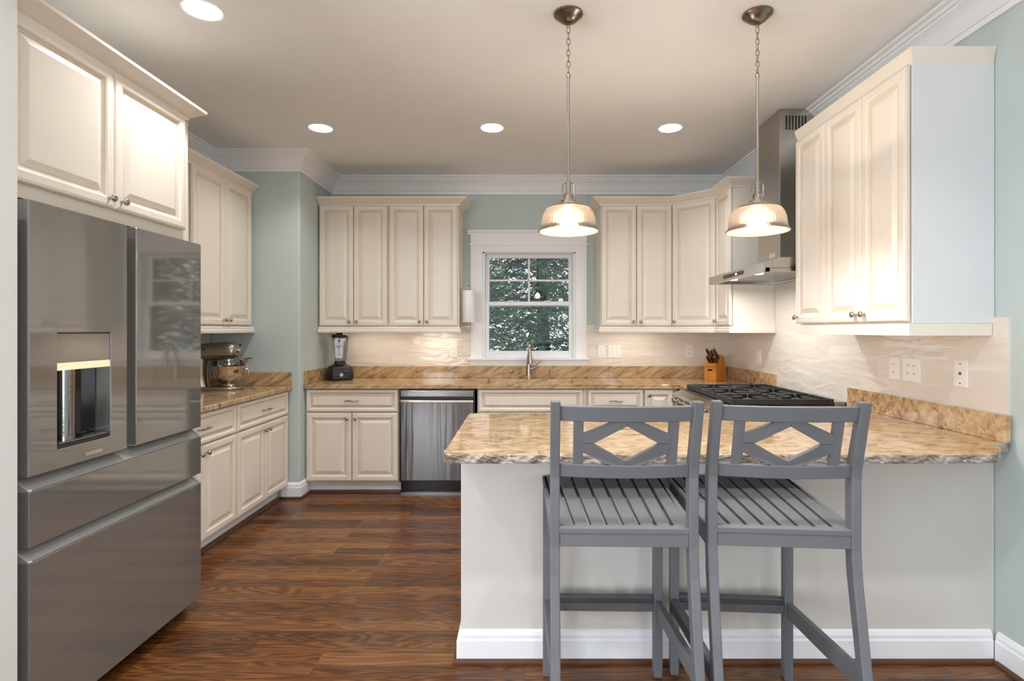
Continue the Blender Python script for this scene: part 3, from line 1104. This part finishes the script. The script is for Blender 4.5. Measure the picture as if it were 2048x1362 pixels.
def framed(bb, x0, x1, z0, z1, a0, a1, c0, c1, y0, y1):
    """front plate with a rectangular hole, one welded sheet"""
    X = [x0, a0, a1, x1]
    Z = [z0, c0, c1, z1]
    vs = [(X[i], y0, Z[j]) for j in range(4) for i in range(4)] + [(X[i], y1, Z[j]) for j in range(4) for i in range(4)]
    fs = []
    for j in range(3):
        for i in range(3):
            if i == 1 and j == 1:
                continue
            q = j * 4 + i
            fs += [(q, q + 1, q + 5, q + 4), (q + 16, q + 20, q + 21, q + 17)]
    for i in range(3):
        fs += [(i, i + 16, i + 17, i + 1), (12 + i, 13 + i, 29 + i, 28 + i), (i * 4, i * 4 + 4, i * 4 + 20, i * 4 + 16), (i * 4 + 3, i * 4 + 19, i * 4 + 23, i * 4 + 7)]
    fs += [(5, 6, 22, 21), (9, 25, 26, 10), (5, 21, 25, 9), (6, 10, 26, 22)]
    bb.add(vs, fs)


framed(b, 0, DX, zd, 1.743, hx0, hx1, hz0, hz1, 0, .075)
dl_ = b.build('door', M['fridge'], r, bevel=.004)
dd = MB().box(hx0 + .001, hx1 - .001, .066, .074, hz0 + .001, hz1 - .001).box(hx0 + .001, hx1 - .001, .006, .07, hz0 + .001, hz0 + .012).build('dispenser_niche', M['fridge_case'], dl_)
MB().box(hx0 + .001, hx1 - .001, .004, .06, 1.222, hz1 - .001).build('dispenser_panel', M['fridge'], dl_, bevel=.002)
MB().box(hx0 + .002, hx1 - .002, .003, .05, 1.197, 1.2215).build('light_strip', M['strip'], dl_)
b = MB()
b.lathe([(.034, hz0 + .012), (.034, 1.196)], 24, T=TR((hx0 + hx1) / 2 - .012, .07, 0))
b.build('dispenser_column', M['steel'], dl_, smooth=True)
MB().box(hx0 + .012, hx1 - .012, .008, .05, hz0 + .0125, hz0 + .02).build('drip_tray', M['steel'], dl_, bevel=.002)
MB().box(hx0 + .14, hx1 - .004, .058, .0655, hz0 + .02, 1.196).build('dark_panel', M['gloss_black'], dl_)
MB().box(.215, .296, -.003, 0, .886, .902).build('badge', M['chrome'], dl_, bevel=.001)
DX2 = .474
MB().box(DX2, FW, 0, .075, zd, 1.743).build('door', M['fridge'], r, bevel=.004)
MB().box(DX + .0005, DX2 - .0005, .045, .07, zd, 1.735).build('grip_channel', M['fridge_lip'], r)
for (z0, z1, z2) in ((.648, .823, .864), (.06, .600, .642)):
    d = MB().prism([(0, z0), (0, z1), (.005, z1), (.058, z2 - .004), (.058, z0)], .001, FW - .001, 'x').build('drawer', M['fridge'], r, bevel=.002)
    MB().prism([(.006, z1 + .0015), (.006, z1 + .0035), (.056, z2 + .001), (.056, z2 - .0025)], .016, FW - .016, 'x').build('grip', M['fridge_lip'], d)
    for xx in (.0, FW - .014):
        MB().prism([(.0, z1), (.0, z1 + .004), (.056, z2 + .004), (.056, z1)], xx, xx + .014, 'x').build('end_cap', M['fridge_lip'], d, bevel=.001)
MB().box(.001, FW - .001, .058, .085, .06, .868).build('drawer_shadow_gap', M['black'], r)

# ------------------------------------------------------------------ range
r = thing('range', 'stainless gas range with black cast-iron grates set into the right-hand counter', 'range', (1.20, 4.058, 0), -90)
RW = .914
MB().box(.002, RW - .002, .012, .66, .09, .885).build('body', M['steel'], r)
MB().box(.01, RW - .01, .05, .10, 0, .09).build('toe_panel', M['black'], r)
MB().prism([(-.09, .862), (-.098, .850), (-.075, .775), (.012, .775), (.012, .885), (-.03, .888)], .002, RW - .002, 'x').build('control_panel', M['steel'], r, bevel=.003)
for k in range(6):
    MB().lathe([(.024, 0), (.024, .006), (.019, .010), (.018, .034), (.014, .038), (0, .038)], 18, T=TR(.10 + k * .143, -.088, .815, rx=90 - 17)).build('knob', M['chrome'], r, smooth=True)
MB().box(.012, RW - .012, -.03, .012, .20, .765).build('oven_door', M['steel'], r, bevel=.004)
b = MB().tube([(.05, -.085, .72), (RW - .05, -.085, .72)], .013, 12)
for xx in (.09, RW - .09):
    b.tube([(xx, -.03, .72), (xx, -.085, .72)], .01, 8)
b.build('handle', M['chrome'], r, smooth=True)
MB().box(.006, RW - .006, .0, .655, .885, .895).build('cooktop', M['gloss_black'], r, bevel=.003)
MB().box(.006, RW - .006, .60, .672, .886, .915).build('back_trim', M['steel'], r, bevel=.003)
gw = (RW - .03) / 3
for k in range(3):
    x0_, x1_ = .013 + k * (gw + .002), .013 + k * (gw + .002) + gw
    y0_, y1_ = .012, .60
    b = MB()
    zz0, zz1 = .905, .930
    tk = .013
    b.box(x0_, x1_, y0_, y0_ + tk, zz0 - .008, zz1).box(x0_, x1_, y1_ - tk, y1_, zz0 - .008, zz1)
    b.box(x0_, x0_ + tk, y0_, y1_, zz0 - .008, zz1).box(x1_ - tk, x1_, y0_, y1_, zz0 - .008, zz1)
    ym = (y0_ + y1_) / 2
    b.box(x0_, x1_, ym - tk / 2, ym + tk / 2, zz0, zz1)
    xm = (x0_ + x1_) / 2
    for cy in ((y0_ + ym) / 2, (ym + y1_) / 2):
        for a in range(8):
            ca, sa = math.cos(R(a * 45 + 22.5)), math.sin(R(a * 45 + 22.5))
            k1 = min((gw / 2 - .006) / max(abs(ca), .01), ((y1_ - y0_) / 4 - .004) / max(abs(sa), .01))
            b.bar((xm + ca * .04, cy + sa * .04, .922), (xm + ca * k1, cy + sa * k1, .922), .010, .016)
    for cx_ in (x0_ + .01, x1_ - .01):
        for cy in (y0_ + .01, y1_ - .01):
            b.box(cx_ - .008, cx_ + .008, cy - .008, cy + .008, .8945, zz0)
    b.build('grate', M['iron'], r, bevel=.002, seg=1)
    for cy in ((y0_ + ym) / 2, (ym + y1_) / 2):
        MB().lathe([(.05, .895), (.05, .902), (.036, .904), (.036, .912), (.030, .916), (0, .917)], 20, T=TR(xm, cy, 0)).build('burner', M['iron'], r, smooth=True)

# ------------------------------------------------------------------ range hood
r = thing('range_hood', 'stainless chimney range hood on the right wall above the range', 'range hood', (0, 0, 0))
HX, HY0, HY1 = 1.38, 3.128, 4.058
prof = [(HX, 1.671), (HX, 1.722), (1.475, 1.752), (XR - .012, 1.752), (XR - .012, 1.671), (XR - .05, 1.671), (XR - .05, 1.690), (HX + .035, 1.690), (HX + .035, 1.671)]
MB().prism(prof, HY0, HY1, 'y').box(HX + .01, XR - .02, HY0, HY0 + .03, 1.671, 1.692).box(HX + .01, XR - .02, HY1 - .03, HY1, 1.671, 1.692).build('canopy', M['steel_hood'], r)
b = MB().box(1.619, XR - .010, 3.44, 3.76, 1.753, CZ - .001)
ch = b.build('chimney', M['steel_hood'], r, bevel=.002)
b = MB()
for k in range(7):
    b.box(1.655 + k * .02, 1.667 + k * .02, 3.4385, 3.4395, 2.60, 2.69)
b.build('vent_slot', M['fridge_case'], ch)
MB().box(1.6165, 1.6185, 3.50, 3.585, 1.80, 1.832).build('badge', M['chrome'], ch, bevel=.0008)
cp_ = MB().box(HX - .0025, HX, 3.42, 3.76, 1.684, 1.708).build('control_strip', M['gloss_black'], r)
MB().box(HX - .0032, HX - .0024, 3.52, 3.545, 1.690, 1.702).build('display', M['lcd'], cp_)
MB().box(HX + .09, XR - .06, HY0 + .04, HY1 - .04, 1.684, 1.689).build('filter', M['steel'], r)
for yy in (3.39, 3.80):
    MB().lathe([(.034, 1.680), (.036, 1.682), (.036, 1.690)], 20, T=TR(1.455, yy, 0)).build('lamp', M['hood_lamp'], r, smooth=True)
    area_light('hood_beam', (1.455, yy, 1.678), (0, 0, 0), .06, .06, 2.0, (1, .98, .94), 'DISK', 165, r)

# ------------------------------------------------------------------ peninsula base
r = thing('peninsula_base', 'pale painted bar front below the granite breakfast bar', 'counter base', (0, 0, 0))
PL = -.254
MB().box(PL, XR - .002, 2.19, 2.81, 0, Z0 - .001).build('body', M['bar_front'], r, bevel=.002)
pp = [(PL, 2.81), (PL, 2.19), (XR - .018, 2.19)]
MB().sweep(pp, bp_, side=-1 * -1).build('baseboard', M['trim'], r)
MB().sweep(pp, sp_, side=1).build('shoe_moulding', M['shoe'], r)


# ------------------------------------------------------------------ bar stools
def stool(label, loc, rz):
    r = thing('bar_stool', label, 'bar stool', loc, rz, 'grey bar stools at the breakfast bar')
    wr, wf, dp = .215, .229, .582
    zs = .757
    lean = lambda z: -.055 * (z - .915) / .215 if z > .915 else (0 if z > .66 else -.135 * (.66 - z) / .66)
    pw = .028
    for s in (-1, 1):
        poly = []
        for z in (1.132, 1.06, .935, .905, .70, .62, .3, 0):
            poly.append((lean(z), z))
        back = []
        for z in (1.132, 1.06, .935, .905, .70, .62, .3, 0):
            back.append((lean(z) + (.030 if z > 1.1 else .036 if z > 1 else .042 if z > .55 else .036 if z > .2 else .03), z))
        xi = s * (wr - pw)
        xo = s * wr
        MB().prism(poly + back[::-1], min(xi, xo), max(xi, xo), 'x').build('rear_leg', M['stool'], r, bevel=.004)
        MB().box(min(s * (wf - .033), s * wf), max(s * (wf - .033), s * wf), dp - .075, dp - .035, 0, zs - .017).build('front_leg', M['stool'], r, bevel=.004)
        # side rail below the seat and the sloping foot stretcher
        MB().bar((s * (wr - .012), .04, .715), (s * (wf - .014), dp - .06, .715), .02, .048).build('side_rail', M['stool'], r, bevel=.002)
        MB().bar((s * (wr - .010), lean(.365) + .03, .345), (s * (wf - .016), dp - .06, .268), .022, .055).build('side_stretcher', M['stool'], r, bevel=.002)
    MB().box(-wr + pw, wr - pw, .003, .025, .702, zs - .004).build('rear_rail', M['stool'], r, bevel=.002)
    MB().box(-wf + .033, wf - .033, dp - .07, dp - .045, .69, zs - .017).build('front_rail', M['stool'], r, bevel=.002)
    # slatted seat
    b = MB()
    n = 8
    gap = .010
    x0_, x1_ = -wr + pw - .002, wr - pw + .002
    ww = (x1_ - x0_ - gap * (n - 1)) / n
    for k in range(n):
        a0 = x0_ + k * (ww + gap)
        f = wf / (wr - pw + .004)
        b.prism([(a0, .028), (a0 + ww, .028), ((a0 + ww) * f, dp - .028), (a0 * f, dp - .028)], zs - .017, zs, 'z')
    b.box(x0_, x1_, .001, .028, zs - .017, zs)
    b.prism([(-wf - .002, dp - .028), (wf + .002, dp - .028), (wf + .002, dp - .006), (wf - .01, dp), (-wf + .01, dp), (-wf - .002, dp - .006)], zs - .019, zs - .001, 'z')
    for xx in (-1, 1):
        b.prism([(xx * (wr - pw + .004), .042), (xx * wr, .042), (xx * (wf + .002), dp - .028), (xx * (wf - .016), dp - .028)], zs - .017, zs, 'z')
    b.build('seat', M['stool_top'], r, bevel=.0025)
    # foot rail with a pressed metal cap
    ft = MB().box(-wf + .033, wf - .033, dp - .07, dp - .045, .252, .306).build('foot_rail', M['stool'], r, bevel=.002)
    MB().box(-wf + .036, wf - .036, dp - .0735, dp - .042, .285, .3085).build('foot_plate', M['foot_plate'], ft, bevel=.002)
    # backrest

    def bow(x, z):
        return lean(z) + .008 - .022 * (1 - (x / (wr - pw)) ** 2)

    def rail(z0, z1):
        rings = []
        for i in range(13):
            x = (-1 + 2 * i / 12) * (wr - pw + .003)
            rings.append([(x, bow(x, z0), z0), (x, bow(x, z0) + .022, z0), (x, bow(x, z1) + .022, z1), (x, bow(x, z1), z1)])
        return MB().loft(rings)
    rail(1.074, 1.118).build('top_rail', M['stool'], r, bevel=.002, smooth=True)
    rail(.905, .944).build('lower_rail', M['stool'], r, bevel=.002, smooth=True)
    zl, zh = .940, 1.078
    for s in (-1, 1):
        xx = s * .135
        MB().bar((xx, bow(xx, zl) + .012, zl), (xx, bow(xx, zh) + .012, zh), .028, .018, up=(0, 1, 0)).build('back_slat', M['stool'], r, bevel=.002)
    zc = (zl + zh) / 2
    P = {'l': (-.124, zc), 'r': (.124, zc), 't': (0, zh + .004), 'b': (0, zl - .004)}
    b = MB()
    hw_ = .0135
    for s in (-1, 1):
        for v_ in (-1, 1):
            # one mitred strip per quadrant
            xo, zo = s * .124, zc
            tipz = zh if v_ > 0 else zl
            y = lambda x, z: bow(x, z) + .003
            q = [(s * .124, zc), (s * .124, zc + v_ * .027), (s * .032, tipz), (0, tipz), (0, tipz - v_ * .017), (s * .092, zc)]
            vs = [(p[0], y(*p), p[1]) for p in q] + [(p[0], y(*p) + .018, p[1]) for p in q]
            k = len(q)
            vs = [(p[0] + s * .0006, p[1], p[2] + v_ * .0006) for p in vs]
            b.add(vs, [tuple(range(k)), tuple(range(k, 2 * k))] + [(i, (i + 1) % k, k + (i + 1) % k, k + i) for i in range(k)])
    b.build('diamond_lattice', M['stool'], r)
    return r


stool('grey painted slatted bar stool nearer the open end of the breakfast bar', (.291, 1.575, 0), -1.2)
stool('grey painted slatted bar stool nearer the right wall, turned slightly', (.753, 1.572, 0), -4.6)


# ------------------------------------------------------------------ pendants and ceiling lights
def pendant(label, loc):
    r = thing('pendant_lamp', label, 'pendant lamp', loc, 0, 'pendants over the breakfast bar')
    MB().lathe([(.064, 0), (.064, -.008), (.058, -.014), (.046, -.020), (.040, -.030), (.022, -.042), (.010, -.046), (0, -.046)], 32).build('canopy', M['bronze'], r, smooth=True)
    b = MB()
    b.tube([(.008 * math.cos(a), 0, -.052 + .008 * math.sin(a)) for a in [i * math.pi / 5 for i in range(10)]], .0018, 6, closed=True)
    z = -.060
    k = 0
    while z > -.262:
        pts = []
        for i in range(14):
            a = 2 * math.pi * i / 14
            u = .0075 * math.cos(a)
            v = .0155 * math.sin(a)
            pts.append((u, 0, z - .0135 + v) if k % 2 == 0 else (0, u, z - .0135 + v))
        b.tube(pts, .0021, 6, closed=True)
        z -= .0252
        k += 1
    b.build('chain', M['nickel'], r, smooth=True)
    MB().lathe([(0, -.262), (.006, -.264), (.009, -.272), (.006, -.280), (.0055, -.70), (.0055, -.742), (.010, -.744), (.0115, -.80), (0, -.80)], 16).build('rod', M['nickel'], r, smooth=True)
    b = MB()
    for s in (-1, 1):
        b.tube([(0, 0, -.752), (s * .018, 0, -.753), (s * .025, 0, -.760), (s * .026, 0, -.812)], .0035, 8)
    b.lathe([(.018, -.800), (.020, -.806), (.020, -.826), (.033, -.829), (.034, -.842), (.026, -.846)], 24)
    b.build('socket', M['nickel'], r, smooth=True)
    z0 = -.967
    prof = [(.134, z0), (.133, z0 + .006), (.124, z0 + .016), (.122, z0 + .030), (.119, z0 + .055), (.112, z0 + .080), (.098, z0 + .101), (.078, z0 + .115), (.05, z0 + .123), (.03, z0 + .1255)]
    MB().shell(prof[:7], .0035, 144, ribs=48, amp=.006).shell(prof[6:], .0035, 144, m=1).build('shade', [M['shade'], M['shade_crown']], r, smooth=True)
    bl = MB().lathe([(0, z0 + .016), (.018, z0 + .018), (.032, z0 + .028), (.038, z0 + .043), (.037, z0 + .056), (.028, z0 + .078), (.017, z0 + .098), (.014, z0 + .122)], 24).build('bulb', M['bulb'], r, smooth=True)
    return r


pendant('glass dome pendant hanging in front of the kitchen window', (.197, 2.41, CZ))
pendant('glass dome pendant hanging in front of the range hood', (1.035, 2.41, CZ))


def downlight(label, x, y, power=10):
    r = thing('recessed_light', label, 'ceiling light', (x, y, CZ), 0, 'recessed ceiling lights')
    MB().lathe([(.074, -.001), (.086, -.004), (.088, -.001), (.088, 0)], 32).build('trim_ring', M['ceiling'], r, smooth=True)
    MB().lathe([(0, -.003), (.074, -.003), (.074, -.0005)], 32).build('lens', M['lamp'], r)
    area_light('downlight_beam', (0, 0, -.008), (0, 0, 0), .13, .13, power, (.96, .985, 1), 'DISK', 125, r)
    return r


P_DL = 3.7
downlight('round recessed ceiling light above the dishwasher side of the aisle', -1.413, 3.775, P_DL)
downlight('round recessed ceiling light nearest the kitchen window', -.222, 3.77, P_DL)
downlight('round recessed ceiling light closest to the range hood', 1.016, 3.775, P_DL)
downlight('large round recessed ceiling light in front of the refrigerator cabinet', -1.409, 2.382, 5)
for i, (x, y) in enumerate(((-1.41, .98), (-.22, .98), (1.02, .98), (-2.6, -2.0), (-.6, -2.2), (1.0, -2.2))):  # unseen lamps added to fill light; the near row follows the stool shadows
    downlight('round recessed ceiling light added out of view behind the camera', x, y, 6)


# ------------------------------------------------------------------ wall plates
def plate(label, loc, rz, kind, gangs=1, w1=.072):
    r = thing('wall_outlet' if kind == 'outlet' else 'wall_switch' if kind == 'switch' else 'phone_jack' if kind == 'jack' else 'blank_plate', label, 'outlet' if kind != 'switch' else 'switch', loc, rz)
    W = w1 + (gangs - 1) * .046
    MB().box(-W / 2, W / 2, -.006, 0, -.058, .058).build('cover', M['plate'], r, bevel=.002)
    for g in range(gangs):
        x = (g - (gangs - 1) / 2) * .046
        if kind == 'outlet':
            for z in (-.02, .02):
                s_ = MB().box(x - .016, x + .016, -.0075, -.005, z - .014, z + .014).build('socket', M['plate'], r, bevel=.001)
                MB().box(x - .007, x - .005, -.008, -.0074, z - .003, z + .007).box(x + .005, x + .007, -.008, -.0074, z - .003, z + .007).build('slot', M['slot'], s_)
        elif kind == 'switch':
            MB().box(x - .005, x + .005, -.014, -.005, -.002, .012).build('toggle', M['plate'], r, bevel=.001)
            MB().lathe([(.003, 0), (.003, .001), (0, .0012)], 8, T=TR(x, -.006, .03, rx=90)).lathe([(.003, 0), (.003, .001), (0, .0012)], 8, T=TR(x, -.006, -.03, rx=90)).build('screw', M['slot'], r)
        elif kind == 'jack':
            MB().box(-.006, .006, -.0075, -.005, -.006, .006).build('port', M['slot'], r)
            b = MB()
            for z in (-.042, .042):
                b.lathe([(.0035, 0), (.0035, .0015), (0, .0018)], 8, T=TR(0, -.006, z, rx=90))
            b.build('screw', M['slot'], r)
    return r


def bx(px, d=YB):
    return (px - 1048) * d / 1087


yw = YB - .0092
plate('white outlet on the tile between the dishwasher and the window', (bx(908), yw, 1.140), 0, 'outlet')
plate('white single switch plate just right of the window', (bx(1202.5), yw, 1.135), 0, 'switch')
plate('white double switch plate beside the single one right of the window', (bx(1228.5), yw, 1.135), 0, 'switch', 2)
plate('white outlet on the back tile left of the knife block', (bx(1378), yw, 1.135), 0, 'outlet')
xw = XR - .0092
ry = lambda px: 1087 * xw / (px - 1048)
plate('white outlet on the right wall between the corner and the range', (xw, ry(1518), 1.118), -90, 'outlet')
plate('white single outlet on the right wall above the breakfast bar', (xw, ry(1789.5), 1.138), -90, 'outlet')
plate('white double outlet plate on the right wall above the breakfast bar', (xw, ry(1824.5), 1.138), -90, 'outlet', 2)
plate('white phone jack plate nearest the end of the tiled right wall', (xw, ry(1923), 1.145), -90, 'jack')

# ------------------------------------------------------------------ paper towel
r = thing('paper_towel_holder', 'metal paper towel holder fixed to the cabinet side by the window', 'paper towel holder', (-.487, 4.80, 1.36))
b = MB()
b.box(-.071, -.066, -.02, .02, .0, .345)
b.bar((-.07, 0, .002), (.03, 0, .002), .03, .004)
b.bar((-.07, 0, .342), (.03, 0, .342), .03, .004)
b.build('bracket', M['nickel'], r, bevel=.001)
MB().tube([(0, 0, -.012), (0, 0, .36)], .005, 10).sphere((0, 0, .362), .008, .008, .008).build('spindle', M['nickel'], r, smooth=True)
r = thing('paper_towel_roll', 'white paper towel roll beside the window', 'paper towel', (-.487, 4.80, 1.40))
MB().shell([(.056, 0), (.058, .003), (.058, .277), (.056, .28)], .036, 40).build('roll', M['paper'], r, smooth=True)
b = MB()
b.loft([[(.058 * math.cos(R(a)) + (.004 if i else 0), -.058 * math.sin(R(a)) - .001, z) for (a, i) in ((0, 0), (30, 0), (60, 1))] + [(.058 * math.cos(R(a)) * 1.03, -.058 * math.sin(R(a)) * 1.03 - .001, z) for a in (60, 30, 0)] for z in (0.0, .28)])
b.build('loose_sheet', M['paper'], r)

# ------------------------------------------------------------------ stand mixer
r = thing('stand_mixer', 'silver stand mixer with a steel bowl on the left worktop', 'mixer', (-2.27, 4.02, TOP))


def ell(x, w_, z0, z1, n=20, sq=2.6):
    pts = []
    for i in range(n):
        a = 2 * math.pi * i / n
        c, s = math.cos(a), math.sin(a)
        pts.append((x, w_ * math.copysign(abs(c) ** (2 / sq), c), (z0 + z1) / 2 + (z1 - z0) / 2 * math.copysign(abs(s) ** (2 / sq), s)))
    return pts


MB().loft([[(x_ * k, y_ * k, z) for (x_, y_) in [(.185 * math.cos(R(a)) + (0 if True else 0), .105 * math.copysign(abs(math.sin(R(a))) ** .7, math.sin(R(a)))) for a in range(0, 360, 12)]] for (k, z) in ((.97, 0), (1, .006), (1, .016), (.96, .024))]).build('base', M['silver'], r, smooth=True)
MB().loft([ell_ for ell_ in [[(x - .115 + (.0), y, z) for (x, y) in [(sx_ * math.cos(R(a)), .058 * math.sin(R(a))) for a in range(0, 360, 15)]] for (z, sx_, x) in ((.018, .066, 0), (.05, .052, -.004), (.12, .044, -.012), (.20, .05, -.006), (.235, .06, 0))]]).build('column', M['silver'], r, smooth=True)
hd = MB().loft([ell(-.185, .03, .252, .30), ell(-.175, .052, .228, .325), ell(-.13, .062, .215, .338), ell(-.05, .066, .212, .345), ell(.04, .066, .215, .350), ell(.10, .064, .222, .348), ell(.135, .056, .232, .338), ell(.150, .04, .25, .322), ell(.154, .015, .27, .30)]).build('head', M['silver'], r, smooth=True, angle=60)
MB().lathe([(.038, 0), (.038, .02), (.030, .028), (.030, .05)], 24, T=TR(.085, 0, .178)).build('beater_shaft', M['chrome'], hd, smooth=True)
b = MB()
for k in (-1, 1):
    b.box(-.17, .12, k * .066 - .0012, k * .066 + .0012, .262, .268)
b.build('trim_band', M['chrome'], hd)
MB().lathe([(.016, 0), (.018, .004), (.018, .014), (.012, .020), (0, .021)], 18, T=TR(.150, 0, .288, ry=90)).build('attachment_hub', M['chrome'], hd, smooth=True)
MB().tube([(.165, 0, .318), (.178, 0, .330), (.180, -.014, .330)], .004, 8).sphere((.182, -.020, .331), .009, .009, .009).build('lock_knob', M['black'], hd, smooth=True)
MB().lathe([(.007, 0), (.007, .004), (.0, .005)], 12, T=TR(-.06, -.066, .300, rx=90)).build('speed_lever', M['black'], hd, smooth=True)
bw = MB().shell([(.032, .026), (.046, .028), (.040, .040), (.044, .048), (.075, .066), (.098, .098), (.107, .135), (.109, .172), (.113, .176)], .003, 48, T=TR(.085, 0, 0)).lathe([(0, .040), (.042, .042), (.042, .046), (0, .047)], 24, T=TR(.085, 0, 0)).build('bowl', M['chrome'], r, smooth=True, angle=50)
MB().tube([(.190, 0, .160), (.215, 0, .158), (.232, 0, .135), (.230, 0, .105), (.212, 0, .085), (.186, 0, .088)], .007, 10).build('handle', M['chrome'], bw, smooth=True)
MB().shell([(.112, .178), (.114, .184), (.110, .21)], .002, 40, T=TR(.085, 0, 0)).loft([[(.175, -.05, .182), (.175, .05, .182), (.18, .05, .184), (.18, -.05, .184)], [(.235, -.06, .232), (.235, .06, .232), (.238, .06, .235), (.238, -.06, .235)]]).build('splash_guard', M['clear'], bw, smooth=True)
MB().loft([[(.085 + (.052 * math.cos(R(a))) * k, .010 * math.sin(R(a)), z) for a in range(0, 360, 20)] for (k, z) in ((.3, .06), (.9, .085), (1, .12), (.6, .155), (.2, .178))]).build('beater', M['silver'], r, smooth=True)

# ------------------------------------------------------------------ blender
r = thing('blender', 'black countertop blender with a clear jar in the back left corner', 'blender', (-1.625, 4.80, TOP), 24)


def sqr(h, z, c=.35):
    k = h * (1 - c)
    return [(h, -k, z), (h, k, z), (k, h, z), (-k, h, z), (-h, k, z), (-h, -k, z), (-k, -h, z), (k, -h, z)]


bs = MB().loft([sqr(.098, 0), sqr(.105, .008), sqr(.110, .045), sqr(.104, .085), sqr(.092, .118), sqr(.055, .138), sqr(.045, .150), sqr(.045, .165)]).build('motor_base', M['black'], r, bevel=.006)
MB().box(-.07, .07, -.1085, -.102, .028, .072).build('control_face', M['gloss_black'], bs)
MB().lathe([(.018, 0), (.018, .010), (.012, .016), (0, .016)], 16, T=TR(0, -.108, .05, rx=90)).build('dial', M['silver'], bs, smooth=True)
MB().loft([sqr(.048, .166, .3), sqr(.052, .19, .3), sqr(.062, .30, .3), sqr(.066, .372, .3)], cap=False).loft([sqr(.045, .168, .3), sqr(.049, .19, .3), sqr(.059, .30, .3), sqr(.063, .372, .3)], cap=False).build('jar', M['clear'], r)
MB().tube([(0, .060, .345), (0, .100, .340), (0, .108, .30), (0, .100, .23), (0, .055, .215)], [.010, .012, .013, .012, .010], 10).build('jar_handle', M['black'], r, smooth=True)
MB().loft([sqr(.067, .372, .3), sqr(.070, .380, .3), sqr(.066, .398, .3), sqr(.034, .402, .3), sqr(.03, .415, .3)]).build('lid', M['black'], r, bevel=.003)

# ------------------------------------------------------------------ knife block and knives
KB = (1.66, 4.72, TOP)
KR = -48
r = thing('knife_block', 'honey coloured wooden knife block in the back right corner', 'knife block', KB, KR)
# side profile in (y,z): front low, leaning back
MB().prism([(-.085, 0), (.10, 0), (.055, .205), (.018, .225), (-.03, .14), (-.085, .14)], -.055, .055, 'x').build('body', M['bamboo'], r, bevel=.003)
MB().prism([(-.100, .128), (-.100, .155), (-.03, .155), (-.03, .128)], -.058, .058, 'x').build('front_tray', M['bamboo'], r, bevel=.002)
MB().box(-.022, .022, -.0875, -.0845, .088, .104).build('finger_slot', M['black'], r, bevel=.001)
Tk = Matrix.Translation(KB) @ Euler((0, 0, R(KR))).to_matrix().to_4x4()
dirv = Vector((0, -.72, .69)).normalized()
kl = ['dark handled knife at the upper left of the knife block', 'dark handled knife at the upper middle of the knife block', 'dark handled knife at the upper right of the knife block',
      'short dark handled knife at the lower left of the knife block', 'short dark handled knife at the lower middle of the knife block', 'short dark handled knife at the lower right of the knife block']
for k in range(6):
    row = k // 3
    xx = (-.034, .0, .034)[k % 3]
    s0 = Vector((xx, -.004 - row * .022, .195 - row * .035))
    ln = (.115, .10, .12, .075, .08, .07)[k]
    kn = thing('kitchen_knife', kl[k], 'knife', Tk @ s0, KR, 'knives in the knife block')
    o = MB().bar(dirv * .008, dirv * ln, .015, .024, up=(0, .69, .72))
    o.build('handle', M['knife'], kn, bevel=.004)
    MB().bar(dirv * -.004, dirv * .008, .017, .026, up=(0, .69, .72)).build('bolster', M['chrome'], kn)
    b = MB()
    for q in (.3, .55, .8):
        b.tube([dirv * ln * q + Vector((-.0085, 0, 0)), dirv * ln * q + Vector((.0085, 0, 0))], .0025, 8)
    b.bar(dirv * ln, dirv * (ln + .004), .013, .022, up=(0, .69, .72))
    b.build('rivet', M['chrome'], kn)
